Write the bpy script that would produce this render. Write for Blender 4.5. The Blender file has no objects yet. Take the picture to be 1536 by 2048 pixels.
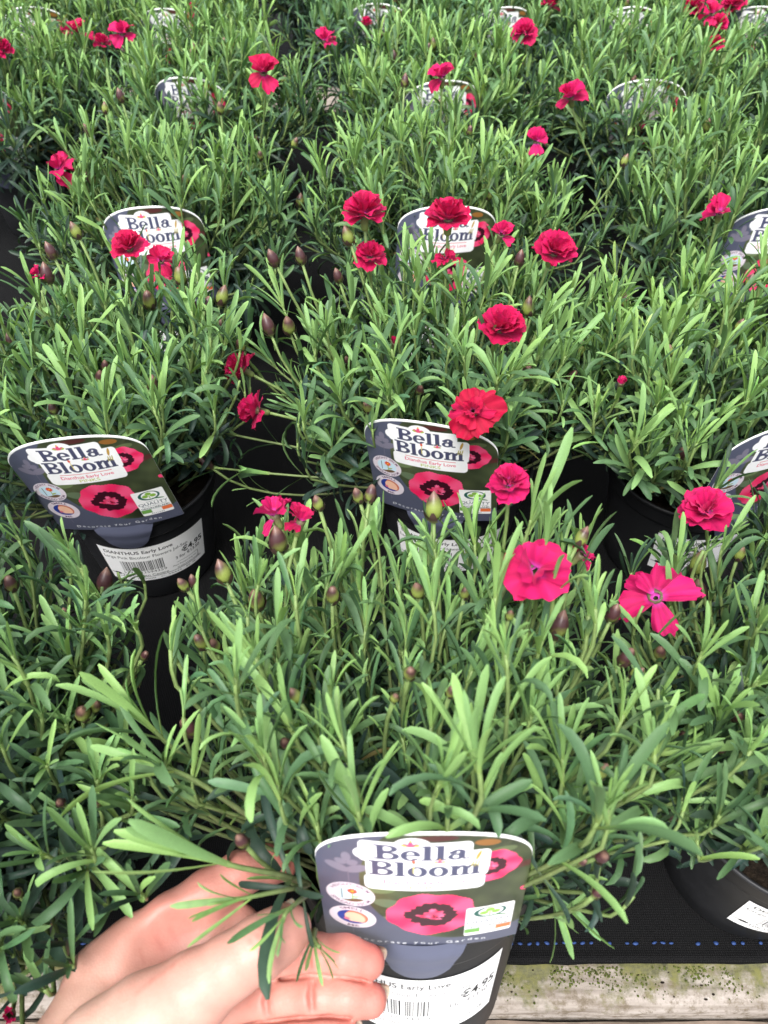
import bpy, math, random
import numpy as np
from mathutils import Vector, Matrix, noise as mnoise

R = math.radians
sc = bpy.context.scene
COL = sc.collection

# ------------------------------------------------------------------ camera
PW, PH = 1536.0, 2048.0          # photograph size
F = 1592.0                       # focal length in photograph pixels
PITCH = R(46.3)
CAMZ = 0.52
cam = bpy.data.cameras.new('camera')
camo = bpy.data.objects.new('camera', cam)
COL.objects.link(camo)
camo.location = (0, 0, CAMZ)
camo.rotation_euler = (math.pi / 2 - PITCH, 0, 0)
cam.sensor_fit = 'VERTICAL'
cam.sensor_height = 36.0
cam.sensor_width = 27.0
cam.lens = F / PH * 36.0
cam.clip_start = 0.01
cam.clip_end = 200.0
cam.dof.use_dof = True
cam.dof.focus_distance = 0.50
cam.dof.aperture_fstop = 15.0
sc.camera = camo

# ------------------------------------------------------------------ world, sun, exposure
SUN_EL, SUN_AZ = R(62), R(200)
world = bpy.data.worlds.new('World')
sc.world = world
world.use_nodes = True
nt = world.node_tree
nt.nodes.clear()
wo = nt.nodes.new('ShaderNodeOutputWorld')
bg = nt.nodes.new('ShaderNodeBackground')
sky = nt.nodes.new('ShaderNodeTexSky')
sky.sky_type = 'NISHITA'
sky.sun_disc = False
sky.sun_elevation = SUN_EL
sky.sun_rotation = SUN_AZ
sky.air_density = 1.0
sky.dust_density = 4.0
hs = nt.nodes.new('ShaderNodeHueSaturation')
hs.inputs['Saturation'].default_value = 0.22
nt.links.new(sky.outputs[0], hs.inputs['Color'])
nt.links.new(hs.outputs[0], bg.inputs[0])
bg.inputs[1].default_value = 0.125
nt.links.new(bg.outputs[0], wo.inputs[0])

sun = bpy.data.lights.new('sun', 'SUN')
sun.energy = 1.5
sun.angle = R(22)
sun.color = (1.0, 0.98, 0.95)
suno = bpy.data.objects.new('sun', sun)
COL.objects.link(suno)
# direction to the sun (Nishita: rotation measured from +Y towards +X)
sd = Vector((math.sin(SUN_AZ) * math.cos(SUN_EL), math.cos(SUN_AZ) * math.cos(SUN_EL), math.sin(SUN_EL)))
suno.rotation_euler = sd.to_track_quat('Z', 'Y').to_euler()

sc.view_settings.view_transform = 'Standard'
sc.view_settings.look = 'None'
sc.view_settings.gamma = 1.0
sc.view_settings.exposure = 1.40
try:
    sc.view_settings.use_curve_mapping = False
except Exception:
    pass
sc.render.engine = 'CYCLES'
sc.cycles.max_bounces = 8
sc.cycles.transparent_max_bounces = 4

# ------------------------------------------------------------------ pixel helpers
CF = Vector((0, math.cos(PITCH), -math.sin(PITCH)))
CU = Vector((0, math.sin(PITCH), math.cos(PITCH)))
CR = Vector((1, 0, 0))
CO = Vector((0, 0, CAMZ))

def ray(px, py):
    return (CF + CR * ((px - PW / 2) / F) - CU * ((py - PH / 2) / F))

def at_depth(px, py, Z):
    return CO + ray(px, py) * Z

def at_height(px, py, z):
    d = ray(px, py)
    return CO + d * ((z - CAMZ) / d.z)

def at_y(px, py, y):
    d = ray(px, py)
    return CO + d * (y / d.y)

# ------------------------------------------------------------------ generic helpers
def put(name, mesh, mat=None, parent=None, loc=None, kind=None):
    o = bpy.data.objects.new(name, mesh)
    COL.objects.link(o)
    if mat is not None and mesh is not None and not mesh.materials:
        mesh.materials.append(mat)
    if parent is not None:
        o.parent = parent
    if loc is not None:
        o.location = loc
    if kind:
        o['kind'] = kind
    return o

def tag(o, label, cat, group=None, kind=None):
    o['label'] = label
    if cat:
        o['category'] = cat
    if group:
        o['group'] = group
    if kind:
        o['kind'] = kind
    return o

def empty(name, loc=(0, 0, 0), rot=(0, 0, 0)):
    o = bpy.data.objects.new(name, None)
    COL.objects.link(o)
    o.location = loc
    o.rotation_euler = rot
    o.empty_display_size = 0.01
    return o

def fast_mesh(name, verts, quads, cols=None, smooth=True, tris=None):
    """verts (n,3), quads (m,4) and tris (k,3) int arrays, cols (n,3) linear per vertex"""
    me = bpy.data.meshes.new(name)
    verts = np.asarray(verts, dtype=np.float32)
    quads = np.asarray(quads, dtype=np.int32).reshape(-1, 4) if quads is not None and len(quads) else np.zeros((0, 4), np.int32)
    tr = np.asarray(tris, dtype=np.int32).reshape(-1, 3) if tris is not None and len(tris) else np.zeros((0, 3), np.int32)
    nq, ntri = len(quads), len(tr)
    me.vertices.add(len(verts))
    me.vertices.foreach_set('co', verts.ravel())
    me.loops.add(nq * 4 + ntri * 3)
    me.loops.foreach_set('vertex_index', np.concatenate([quads.ravel(), tr.ravel()]))
    me.polygons.add(nq + ntri)
    starts = np.concatenate([np.arange(nq) * 4, nq * 4 + np.arange(ntri) * 3]).astype(np.int32)
    me.polygons.foreach_set('loop_start', starts)
    if smooth:
        me.polygons.foreach_set('use_smooth', np.ones(nq + ntri, dtype=bool))
    me.update(calc_edges=True)
    me.validate()
    if cols is not None:
        ca = me.color_attributes.new('col', 'FLOAT_COLOR', 'POINT')
        c4 = np.ones((len(verts), 4), np.float32)
        c4[:, :3] = cols
        ca.data.foreach_set('color', c4.ravel())
    return me

def grid_quads(nu, nv, closed_u=False, off=0):
    """vertex index = i*nv + j ; i in nu, j in nv"""
    q = []
    for i in range(nu if closed_u else nu - 1):
        i2 = (i + 1) % nu
        for j in range(nv - 1):
            q.append((off + i * nv + j, off + i2 * nv + j, off + i2 * nv + j + 1, off + i * nv + j + 1))
    return q

def lathe(profile, n=48):
    v = []
    for i in range(n):
        a = 2 * math.pi * i / n
        for r, z in profile:
            v.append((r * math.cos(a), r * math.sin(a), z))
    return np.array(v), grid_quads(n, len(profile), True)

def tube(pts, rads, n=6, cap=True):
    pts = [Vector(p) for p in pts]
    v, q, t = [], [], []
    m = len(pts)
    ref = Vector((0.31, 0.82, 0.47))
    prevx = None
    for k in range(m):
        tan = (pts[min(k + 1, m - 1)] - pts[max(k - 1, 0)])
        if tan.length < 1e-9:
            tan = Vector((0, 0, 1))
        tan.normalize()
        x = tan.cross(ref) if prevx is None else (prevx - tan * prevx.dot(tan))
        if x.length < 1e-6:
            x = tan.orthogonal()
        x.normalize()
        prevx = x
        y = tan.cross(x)
        for i in range(n):
            a = 2 * math.pi * i / n
            v.append(pts[k] + (x * math.cos(a) + y * math.sin(a)) * rads[k])
    for k in range(m - 1):
        for i in range(n):
            i2 = (i + 1) % n
            q.append((k * n + i, k * n + i2, (k + 1) * n + i2, (k + 1) * n + i))
    if cap:
        c = len(v); v.append(pts[-1])
        for i in range(n):
            t.append(((m - 1) * n + i, (m - 1) * n + (i + 1) % n, c))
    return np.array([tuple(p) for p in v]), q, t

def box_verts(x0, x1, y0, y1, z0, z1):
    v = [(x, y, z) for x in (x0, x1) for y in (y0, y1) for z in (z0, z1)]
    q = [(0, 1, 3, 2), (4, 6, 7, 5), (0, 4, 5, 1), (2, 3, 7, 6), (0, 2, 6, 4), (1, 5, 7, 3)]
    return v, q

def s2l(c):
    """sRGB 0-255 to linear"""
    a = np.array(c, dtype=float) / 255.0
    return np.where(a <= 0.04045, a / 12.92, ((a + 0.055) / 1.055) ** 2.4)

# ------------------------------------------------------------------ materials
def mat(name):
    m = bpy.data.materials.new(name)
    m.use_nodes = True
    t = m.node_tree
    t.nodes.clear()
    out = t.nodes.new('ShaderNodeOutputMaterial')
    p = t.nodes.new('ShaderNodeBsdfPrincipled')
    t.links.new(p.outputs[0], out.inputs[0])
    return m, t, p, out

def N(t, typ, **kw):
    n = t.nodes.new(typ)
    for k, v in kw.items():
        setattr(n, k, v)
    return n

def noise(t, scale, detail=4, rough=0.55, coord='Object'):
    tc = t.nodes.new('ShaderNodeTexCoord')
    n = t.nodes.new('ShaderNodeTexNoise')
    n.inputs['Scale'].default_value = scale
    n.inputs['Detail'].default_value = detail
    n.inputs['Roughness'].default_value = rough
    t.links.new(tc.outputs[coord], n.inputs['Vector'])
    return n

def ramp(t, src, stops):
    r = t.nodes.new('ShaderNodeValToRGB')
    el = r.color_ramp.elements
    while len(el) < len(stops):
        el.new(0.5)
    for e, (p, c) in zip(el, stops):
        e.position = p
        e.color = (c[0], c[1], c[2], 1)
    t.links.new(src, r.inputs[0])
    return r

def bump(t, p, src, strength, dist):
    b = t.nodes.new('ShaderNodeBump')
    b.inputs['Strength'].default_value = strength
    b.inputs['Distance'].default_value = dist
    t.links.new(src, b.inputs['Height'])
    t.links.new(b.outputs[0], p.inputs['Normal'])
    return b

def mixc(t, fac, a, b, mode='MIX'):
    m = t.nodes.new('ShaderNodeMix')
    m.data_type = 'RGBA'
    m.blend_type = mode
    for s, v in ((m.inputs[0], fac), (m.inputs[6], a), (m.inputs[7], b)):
        if hasattr(v, 'type') and hasattr(v, 'links'):
            t.links.new(v, s)
        elif isinstance(v, (int, float)):
            s.default_value = v
        else:
            s.default_value = (v[0], v[1], v[2], 1)
    return m.outputs[2]

def leaf_material():
    m, t, p, out = mat('leaf_green')
    a = N(t, 'ShaderNodeAttribute', attribute_name='col')
    geo = N(t, 'ShaderNodeNewGeometry')
    nz = noise(t, 160, 3)
    r = ramp(t, nz.outputs[0], [(0.3, (0.80, 0.80, 0.84)), (0.7, (1.15, 1.15, 1.10))])
    c = mixc(t, 1.0, a.outputs['Color'], r.outputs[0], 'MULTIPLY')
    oi = N(t, 'ShaderNodeObjectInfo')
    r2 = ramp(t, oi.outputs['Random'], [(0.0, (0.84, 0.87, 0.92)), (1.0, (1.16, 1.12, 0.95))])
    c = mixc(t, 1.0, c, r2.outputs[0], 'MULTIPLY')
    # pale dusty bloom in specks
    nz2 = noise(t, 900, 2)
    r3 = ramp(t, nz2.outputs[0], [(0.70, (0, 0, 0)), (0.82, (0.35, 0.35, 0.35))])
    c = mixc(t, r3.outputs[0], c, (0.42, 0.48, 0.38))
    # pale underside
    t.links.new(c, p.inputs['Base Color'])
    p.inputs['Roughness'].default_value = 0.46
    p.inputs['Specular IOR Level'].default_value = 0.26
    p.inputs['Sheen Weight'].default_value = 0.0
    p.inputs['Sheen Roughness'].default_value = 0.5
    tr = N(t, 'ShaderNodeBsdfTranslucent')
    c2 = mixc(t, 1.0, c, (1.15, 1.2, 0.55), 'MULTIPLY')
    t.links.new(c2, tr.inputs[0])
    ms = N(t, 'ShaderNodeMixShader')
    ms.inputs[0].default_value = 0.20
    t.links.new(p.outputs[0], ms.inputs[1])
    t.links.new(tr.outputs[0], ms.inputs[2])
    t.links.new(ms.outputs[0], out.inputs[0])
    bump(t, p, nz.outputs[0], 0.15, 0.0006)
    return m

def attr_material(name, rough=0.5, spec=0.4, coat=0.0, nscale=300, namp=0.12):
    m, t, p, out = mat(name)
    a = N(t, 'ShaderNodeAttribute', attribute_name='col')
    nz = noise(t, nscale, 3)
    r = ramp(t, nz.outputs[0], [(0.3, (1 - namp,) * 3), (0.7, (1 + namp,) * 3)])
    c = mixc(t, 1.0, a.outputs['Color'], r.outputs[0], 'MULTIPLY')
    t.links.new(c, p.inputs['Base Color'])
    p.inputs['Roughness'].default_value = rough
    p.inputs['Specular IOR Level'].default_value = spec
    p.inputs['Coat Weight'].default_value = coat
    return m

def petal_material():
    m, t, p, out = mat('petal_crimson')
    oi = N(t, 'ShaderNodeObjectInfo')
    a = N(t, 'ShaderNodeAttribute', attribute_name='col')     # r: throat, g: vein with painted base shade
    base = mixc(t, 1.0, a.outputs['Color'], oi.outputs['Color'], 'MULTIPLY')
    nz = noise(t, 350, 4)
    r = ramp(t, nz.outputs[0], [(0.3, (0.78, 0.7, 0.75)), (0.7, (1.15, 1.3, 1.25))])
    base = mixc(t, 1.0, base, r.outputs[0], 'MULTIPLY')
    t.links.new(base, p.inputs['Base Color'])
    p.inputs['Roughness'].default_value = 0.55
    p.inputs['Specular IOR Level'].default_value = 0.25
    p.inputs['Sheen Weight'].default_value = 0.25
    p.inputs['Sheen Roughness'].default_value = 0.4
    p.inputs['Sheen Tint'].default_value = (1.0, 0.25, 0.45, 1)
    tr = N(t, 'ShaderNodeBsdfTranslucent')
    t.links.new(base, tr.inputs[0])
    ms = N(t, 'ShaderNodeMixShader')
    ms.inputs[0].default_value = 0.32
    t.links.new(p.outputs[0], ms.inputs[1])
    t.links.new(tr.outputs[0], ms.inputs[2])
    t.links.new(ms.outputs[0], out.inputs[0])
    bump(t, p, nz.outputs[0], 0.3, 0.0008)
    return m

def pot_material():
    m, t, p, out = mat('pot_plastic')
    nz = noise(t, 35, 5)
    r = ramp(t, nz.outputs[0], [(0.3, (0.012, 0.0125, 0.014)), (0.75, (0.022, 0.0225, 0.025))])
    nz2 = noise(t, 240, 4, 0.7)
    r2 = ramp(t, nz2.outputs[0], [(0.60, (0, 0, 0)), (0.8, (0.3, 0.3, 0.3))])
    c = mixc(t, r2.outputs[0], r.outputs[0], (0.10, 0.10, 0.095))
    t.links.new(c, p.inputs['Base Color'])
    r3 = ramp(t, nz.outputs[0], [(0.2, (0.36,) * 3), (0.8, (0.52,) * 3)])
    t.links.new(r3.outputs[0], p.inputs['Roughness'])
    p.inputs['Specular IOR Level'].default_value = 0.30
    nb = noise(t, 1100, 2)
    bump(t, p, nb.outputs[0], 0.08, 0.0003)
    return m

def soil_material():
    m, t, p, out = mat('potting_soil')
    nz = noise(t, 220, 6, 0.7)
    r = ramp(t, nz.outputs[0], [(0.3, (0.006, 0.005, 0.004)), (0.6, (0.028, 0.02, 0.014)), (0.8, (0.07, 0.05, 0.035))])
    t.links.new(r.outputs[0], p.inputs['Base Color'])
    p.inputs['Roughness'].default_value = 0.9
    p.inputs['Specular IOR Level'].default_value = 0.1
    bump(t, p, nz.outputs[0], 1.0, 0.004)
    return m

def mat_material():
    m, t, p, out = mat('woven_black_fabric')
    tc = N(t, 'ShaderNodeTexCoord')
    w1 = N(t, 'ShaderNodeTexWave', wave_type='BANDS', bands_direction='X')
    w2 = N(t, 'ShaderNodeTexWave', wave_type='BANDS', bands_direction='Y')
    for w, s in ((w1, 240), (w2, 330)):
        w.inputs['Scale'].default_value = s
        w.inputs['Distortion'].default_value = 1.2
        w.inputs['Detail'].default_value = 1
        w.inputs['Detail Scale'].default_value = 2.0
        t.links.new(tc.outputs['Object'], w.inputs['Vector'])
    mx = N(t, 'ShaderNodeMath', operation='MULTIPLY')
    t.links.new(w1.outputs['Fac'], mx.inputs[0]); t.links.new(w2.outputs['Fac'], mx.inputs[1])
    nz = noise(t, 60, 5, 0.65)
    r = ramp(t, mx.outputs[0], [(0.2, (0.003, 0.003, 0.0033)), (0.9, (0.011, 0.011, 0.012))])
    r2 = ramp(t, nz.outputs[0], [(0.62, (0, 0, 0)), (0.85, (0.4, 0.4, 0.4))])
    c = mixc(t, r2.outputs[0], r.outputs[0], (0.03, 0.027, 0.02))
    t.links.new(c, p.inputs['Base Color'])
    p.inputs['Roughness'].default_value = 0.7
    p.inputs['Specular IOR Level'].default_value = 0.12
    bump(t, p, mx.outputs[0], 0.6, 0.0012)
    return m

def timber_material():
    m, t, p, out = mat('weathered_timber')
    tc = N(t, 'ShaderNodeTexCoord')
    mp = N(t, 'ShaderNodeMapping')
    mp.inputs['Scale'].default_value = (6, 90, 90)
    t.links.new(tc.outputs['Object'], mp.inputs['Vector'])
    g = N(t, 'ShaderNodeTexNoise')
    g.inputs['Scale'].default_value = 3; g.inputs['Detail'].default_value = 6
    t.links.new(mp.outputs[0], g.inputs['Vector'])
    r = ramp(t, g.outputs[0], [(0.25, (0.13, 0.105, 0.085)), (0.5, (0.27, 0.235, 0.205)), (0.8, (0.38, 0.34, 0.31))])
    st = noise(t, 120, 6, 0.75)
    r2 = ramp(t, st.outputs[0], [(0.48, (0, 0, 0)), (0.62, (0.8, 0.8, 0.8))])
    c = mixc(t, r2.outputs[0], r.outputs[0], (0.11, 0.085, 0.055))
    ms = noise(t, 38, 6, 0.7)
    sep = N(t, 'ShaderNodeSeparateXYZ')
    t.links.new(tc.outputs['Object'], sep.inputs[0])
    mr = N(t, 'ShaderNodeMapRange')
    mr.inputs['From Min'].default_value = 0.100; mr.inputs['From Max'].default_value = 0.136
    mr.inputs['To Min'].default_value = -0.16; mr.inputs['To Max'].default_value = 0.20
    t.links.new(sep.outputs[1], mr.inputs['Value'])
    ad = N(t, 'ShaderNodeMath', operation='ADD')
    t.links.new(ms.outputs[0], ad.inputs[0]); t.links.new(mr.outputs[0], ad.inputs[1])
    r3 = ramp(t, ad.outputs[0], [(0.52, (0, 0, 0)), (0.66, (0.85, 0.85, 0.85))])
    gcol = ramp(t, st.outputs[0], [(0.35, (0.035, 0.04, 0.012)), (0.6, (0.14, 0.14, 0.04))])
    c = mixc(t, r3.outputs[0], c, gcol.outputs[0])
    t.links.new(c, p.inputs['Base Color'])
    p.inputs['Roughness'].default_value = 0.85
    p.inputs['Specular IOR Level'].default_value = 0.2
    bump(t, p, st.outputs[0], 0.6, 0.002)
    return m

def plain(name, col, rough=0.6, spec=0.3, var=0.2, scale=80):
    m, t, p, out = mat(name)
    nz = noise(t, scale, 4)
    c = np.array(col)
    r = ramp(t, nz.outputs[0], [(0.3, c * (1 - var)), (0.7, c * (1 + var))])
    t.links.new(r.outputs[0], p.inputs['Base Color'])
    p.inputs['Roughness'].default_value = rough
    p.inputs['Specular IOR Level'].default_value = spec
    return m

def print_material(name, rough=0.33, spec=0.45):
    m, t, p, out = mat(name)
    a = N(t, 'ShaderNodeAttribute', attribute_name='col')
    nz = noise(t, 90, 5, 0.7)
    r = ramp(t, nz.outputs[0], [(0.25, (0.93, 0.93, 0.92)), (0.7, (1.02, 1.02, 1.02))])
    c = mixc(t, 1.0, a.outputs['Color'], r.outputs[0], 'MULTIPLY')
    t.links.new(c, p.inputs['Base Color'])
    p.inputs['Roughness'].default_value = rough
    p.inputs['Specular IOR Level'].default_value = spec
    return m

def skin_material():
    m, t, p, out = mat('skin')
    a = N(t, 'ShaderNodeAttribute', attribute_name='col')
    nz = noise(t, 70, 5, 0.6)
    r = ramp(t, nz.outputs[0], [(0.3, (0.93, 0.86, 0.85)), (0.7, (1.05, 1.08, 1.08))])
    c = mixc(t, 1.0, a.outputs['Color'], r.outputs[0], 'MULTIPLY')
    t.links.new(c, p.inputs['Base Color'])
    p.inputs['Subsurface Weight'].default_value = 0.15
    p.inputs['Subsurface Radius'].default_value = (1.0, 0.35, 0.2)
    p.inputs['Subsurface Scale'].default_value = 0.0022
    p.inputs['Roughness'].default_value = 0.48
    p.inputs['Specular IOR Level'].default_value = 0.4
    v = N(t, 'ShaderNodeTexVoronoi')
    v.inputs['Scale'].default_value = 900
    tc = N(t, 'ShaderNodeTexCoord')
    t.links.new(tc.outputs['Object'], v.inputs['Vector'])
    n2 = noise(t, 260, 4, 0.6)
    ad = N(t, 'ShaderNodeMath', operation='ADD')
    t.links.new(v.outputs['Distance'], ad.inputs[0]); t.links.new(n2.outputs[0], ad.inputs[1])
    bump(t, p, ad.outputs[0], 0.18, 0.0005)
    return m

M_LEAF = leaf_material()
M_STEM = attr_material('stem_green', 0.5, 0.35, 0.0, 200, 0.2)
M_BUD = attr_material('bud_skin', 0.42, 0.45, 0.0, 500, 0.22)
M_PETAL = petal_material()
M_POT = pot_material()
M_SOIL = soil_material()
M_MAT = mat_material()
M_TIMBER = timber_material()
M_BROWN = plain('damp_brown_timber', (0.16, 0.12, 0.095), 0.8, 0.2, 0.35, 60)
M_BLUE = plain('blue_thread', (0.018, 0.045, 0.15), 0.6, 0.3, 0.35, 300)
M_PRINT = print_material('printed_card')
M_STICKER = print_material('printed_paper', 0.5, 0.3)
M_TAB = plain('slate_card', s2l((88, 92, 112)), 0.35, 0.4, 0.06, 60)
M_FLOOR = plain('concrete', (0.20, 0.19, 0.175), 0.9, 0.2, 0.3, 6)
M_MOSS = plain('moss', (0.07, 0.085, 0.02), 0.9, 0.1, 0.5, 200)
M_SKIN = skin_material()
M_MARK = plain('grey_ink', (0.13, 0.15, 0.17), 0.5, 0.3, 0.1, 200)
m_, t_, p_, o_ = mat('fingernail')
p_.inputs['Base Color'].default_value = (0.66, 0.50, 0.39, 1)
p_.inputs['Roughness'].default_value = 0.25
p_.inputs['Subsurface Weight'].default_value = 0.3
p_.inputs['Subsurface Scale'].default_value = 0.003
M_NAIL = m_

# ------------------------------------------------------------------ setting: floor, bench, mat
MAT_EDGE = 0.131
v, q = box_verts(-6, 6, -4, 8, -0.85, -0.80)
o = put('floor', fast_mesh('floor', v, q, smooth=False), M_FLOOR, kind='structure')
tag(o, 'grey concrete floor of the plant house under the bench', None, kind='structure')

def strip_mesh(name, x0, x1, prof, nx=60, jit=0.0, seed=0):
    """extrude a (y,z) profile along x with small irregularities"""
    rnd = random.Random(seed)
    vv = []
    for i in range(nx):
        x = x0 + (x1 - x0) * i / (nx - 1)
        for j, (y, z) in enumerate(prof):
            d = mnoise.noise(Vector((x * 23, j * 7.3, seed))) * jit
            vv.append((x, y + d, z + d * 0.6))
    return fast_mesh(name, np.array(vv), grid_quads(nx, len(prof), False))

bench = empty('timber_bench', (0, 0, 0))
tag(bench, 'weathered pale timber bench edge with green moss under the black mat', 'bench')
# front rail: pale mossy top strip with a rounded front, then a damp brown board below it
put('front_rail', strip_mesh('front_rail', -0.9, 0.9,
    [(0.20, -0.045), (0.20, -0.004), (0.134, -0.0042), (0.118, -0.0045), (0.1115, -0.006), (0.1085, -0.010), (0.1075, -0.03), (0.1075, -0.06), (0.2, -0.06), (0.20, -0.045)],
    160, 0.0011, 1), M_TIMBER, bench)
put('lower_board', strip_mesh('lower_board', -0.9, 0.9,
    [(0.106, -0.022), (0.083, -0.024), (0.079, -0.028), (0.079, -0.12), (0.106, -0.12), (0.106, -0.022)], 120, 0.0012, 4), M_BROWN, bench)
v, q = box_verts(-0.9, 0.9, 0.201, 1.47, -0.03, -0.006)
put('deck_board', fast_mesh('deck_board', v, q, smooth=False), M_BROWN, bench)
for x in (-0.85, 0.80):
    for y in (0.22, 1.38):
        v, q = box_verts(x, x + 0.06, y, y + 0.06, -0.799, -0.061 if y < 1 else -0.031)
        put('leg', fast_mesh('leg', v, q, smooth=False), M_BROWN, bench)
bench_b = empty('timber_bench', (0, 1.50, 0))
tag(bench_b, 'bare timber edge of the second bench beyond the fifth row of pots', 'bench')
put('front_rail', strip_mesh('rear_rail', -1.4, 1.4,
    [(0.08, -0.05), (0.08, 0.0), (0.01, 0.0), (0.003, -0.003), (0.0, -0.010), (0.0, -0.08), (0.08, -0.08), (0.08, -0.05)], 80, 0.0008, 9), plain('grey_timber', (0.36, 0.31, 0.27), 0.8, 0.2, 0.25, 40), bench_b)
v, q = box_verts(-1.4, 1.4, 0.081, 1.6, -0.03, -0.006)
put('deck_board', fast_mesh('deck_board_rear', v, q, smooth=False), M_BROWN, bench_b)
for x in (-1.3, 1.2):
    for y in (0.1, 1.4):
        v, q = box_verts(x, x + 0.06, y, y + 0.06, -0.799, -0.031)
        put('leg', fast_mesh('leg', v, q, smooth=False), M_BROWN, bench_b)

def mat_sheet(name, x0, x1, y0, y1, fold=True, seed=2):
    nx, ny = 140, 70
    vv = np.zeros((nx, ny + (6 if fold else 0), 3))
    for i in range(nx):
        x = x0 + (x1 - x0) * i / (nx - 1)
        edge = y0 + 0.0016 * mnoise.noise(Vector((x * 14, 3.1, seed))) + 0.0007 * mnoise.noise(Vector((x * 70, 1.1, seed)))
        k = 0
        if fold:
            for dy, dz in ((0.014, -0.0034), (0.006, -0.0035), (0.001, -0.0032), (0.0, -0.0015), (0.0015, 0.0006), (0.004, 0.0010)):
                vv[i, k] = (x, edge + dy, dz); k += 1
        for j in range(ny):
            tt = (j / (ny - 1)) ** 1.6
            y = edge + 0.006 + (y1 - y0 - 0.006) * tt
            z = 0.0006 * mnoise.noise(Vector((x * 18, y * 18, seed)))
            z += 0.0006 * mnoise.noise(Vector((x * 50, y * 50, seed)))
            vv[i, k] = (x, y, min(z, 0.0012)); k += 1
    return fast_mesh(name, vv.reshape(-1, 3), grid_quads(nx, vv.shape[1]))

mat_o = put('ground_cover_mat', mat_sheet('ground_cover_mat', -0.88, 0.88, MAT_EDGE, 1.46), M_MAT)
tag(mat_o, 'black woven ground cover fabric with blue stitch line along timber bench edge', 'fabric mat')
mat_b = put('ground_cover_mat', mat_sheet('ground_cover_mat_rear', -1.4, 1.4, 1.58, 3.05, False, 5), M_MAT)
tag(mat_b, 'black woven ground cover fabric on the second bench beyond the grey rail', 'fabric mat')
# blue stitch line, 9 mm inside the front edge
rnd = random.Random(5)
def blob_mesh(name, sx, sy, sz, seed, n=8, m=5):
    vv, rr = [], random.Random(seed)
    for i in range(n):
        a = 2 * math.pi * i / n
        for j in range(m):
            b = math.pi * j / (m - 1)
            k = 1 + rr.uniform(-0.12, 0.12)
            vv.append((sx * k * math.cos(a) * math.sin(b), sy * k * math.sin(a) * math.sin(b), sz * math.cos(b)))
    return fast_mesh(name, np.array(vv), grid_quads(n, m, True))
stitch = [blob_mesh('blue_stitch', 0.0015, 0.0010, 0.0006, s) for s in range(5)]
for k in range(92):
    if rnd.random() < .18:
        continue
    x = -0.20 + k * 0.0053 + rnd.uniform(-0.0004, 0.0004)
    s = put('blue_stitch', stitch[k % 5], M_BLUE, mat_o, (x, MAT_EDGE + 0.0105 + rnd.uniform(-0.0003, 0.0003), 0.0011))
    s.scale = (rnd.uniform(0.7, 1.3), rnd.uniform(0.7, 1.2), 1)
    s.rotation_euler = (0, 0, rnd.uniform(-0.4, 0.4))
# moss tufts along the rail under the mat edge
mv, mq = [], []
bm_v, bm_q = lathe([(0.0, 1.0), (0.6, 0.75), (1.0, 0.1), (0.8, -0.5), (0.0, -0.6)], 6)
for k in range(2600):
    x = rnd.uniform(-0.15, 0.38)
    d = abs(rnd.gauss(0, 0.007))
    if mnoise.noise(Vector((x * 30, d * 40, 2))) < -0.05 + d * 18:
        continue
    s = rnd.uniform(0.0002, 0.0008)
    off = len(mv)
    mv.extend((bm_v * s * np.array([1, 1, rnd.uniform(0.5, 1.0)]) + np.array([x, MAT_EDGE - 0.0005 - d, -0.0042])).tolist())
    mq.extend([[a + off for a in f] for f in bm_q])
o = put('moss', fast_mesh('moss', np.array(mv), mq), M_MOSS)
tag(o, 'green moss growing along the timber edge below the black fabric', 'moss', kind='stuff')
# dark crumbs of soil and twigs lying on the rail
mv, mq = [], []
for k in range(50):
    x, y = rnd.uniform(-0.15, 0.38), rnd.uniform(0.113, 0.130)
    s = rnd.uniform(0.0002, 0.0008)
    off = len(mv)
    mv.extend((bm_v * s * np.array([rnd.uniform(1, 2.5), 1, 0.6]) + np.array([x, y, -0.0042])).tolist())
    mq.extend([[a + off for a in f] for f in bm_q])
o = put('soil_crumbs', fast_mesh('soil_crumbs', np.array(mv), mq), M_SOIL)
tag(o, 'dark crumbs of soil scattered on the pale timber edge', 'soil', kind='stuff')

# ------------------------------------------------------------------ print raster helpers
def text_tris(body, bold=0.0, spacing=1.0):
    cu = bpy.data.curves.new('tmp_text', 'FONT')
    cu.body = body
    cu.offset = bold
    cu.space_character = spacing
    cu.resolution_u = 4
    ob = bpy.data.objects.new('tmp_text', cu)
    COL.objects.link(ob)
    dg = bpy.context.evaluated_depsgraph_get()
    me = ob.evaluated_get(dg).to_mesh()
    me.calc_loop_triangles()
    vv = np.array([tuple(a.co) for a in me.vertices]).reshape(-1, 3)[:, :2]
    tt = np.array([tuple(a.vertices) for a in me.loop_triangles], dtype=int).reshape(-1, 3)
    ob.evaluated_get(dg).to_mesh_clear()
    bpy.data.objects.remove(ob)
    bpy.data.curves.remove(cu)
    return vv, tt

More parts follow.
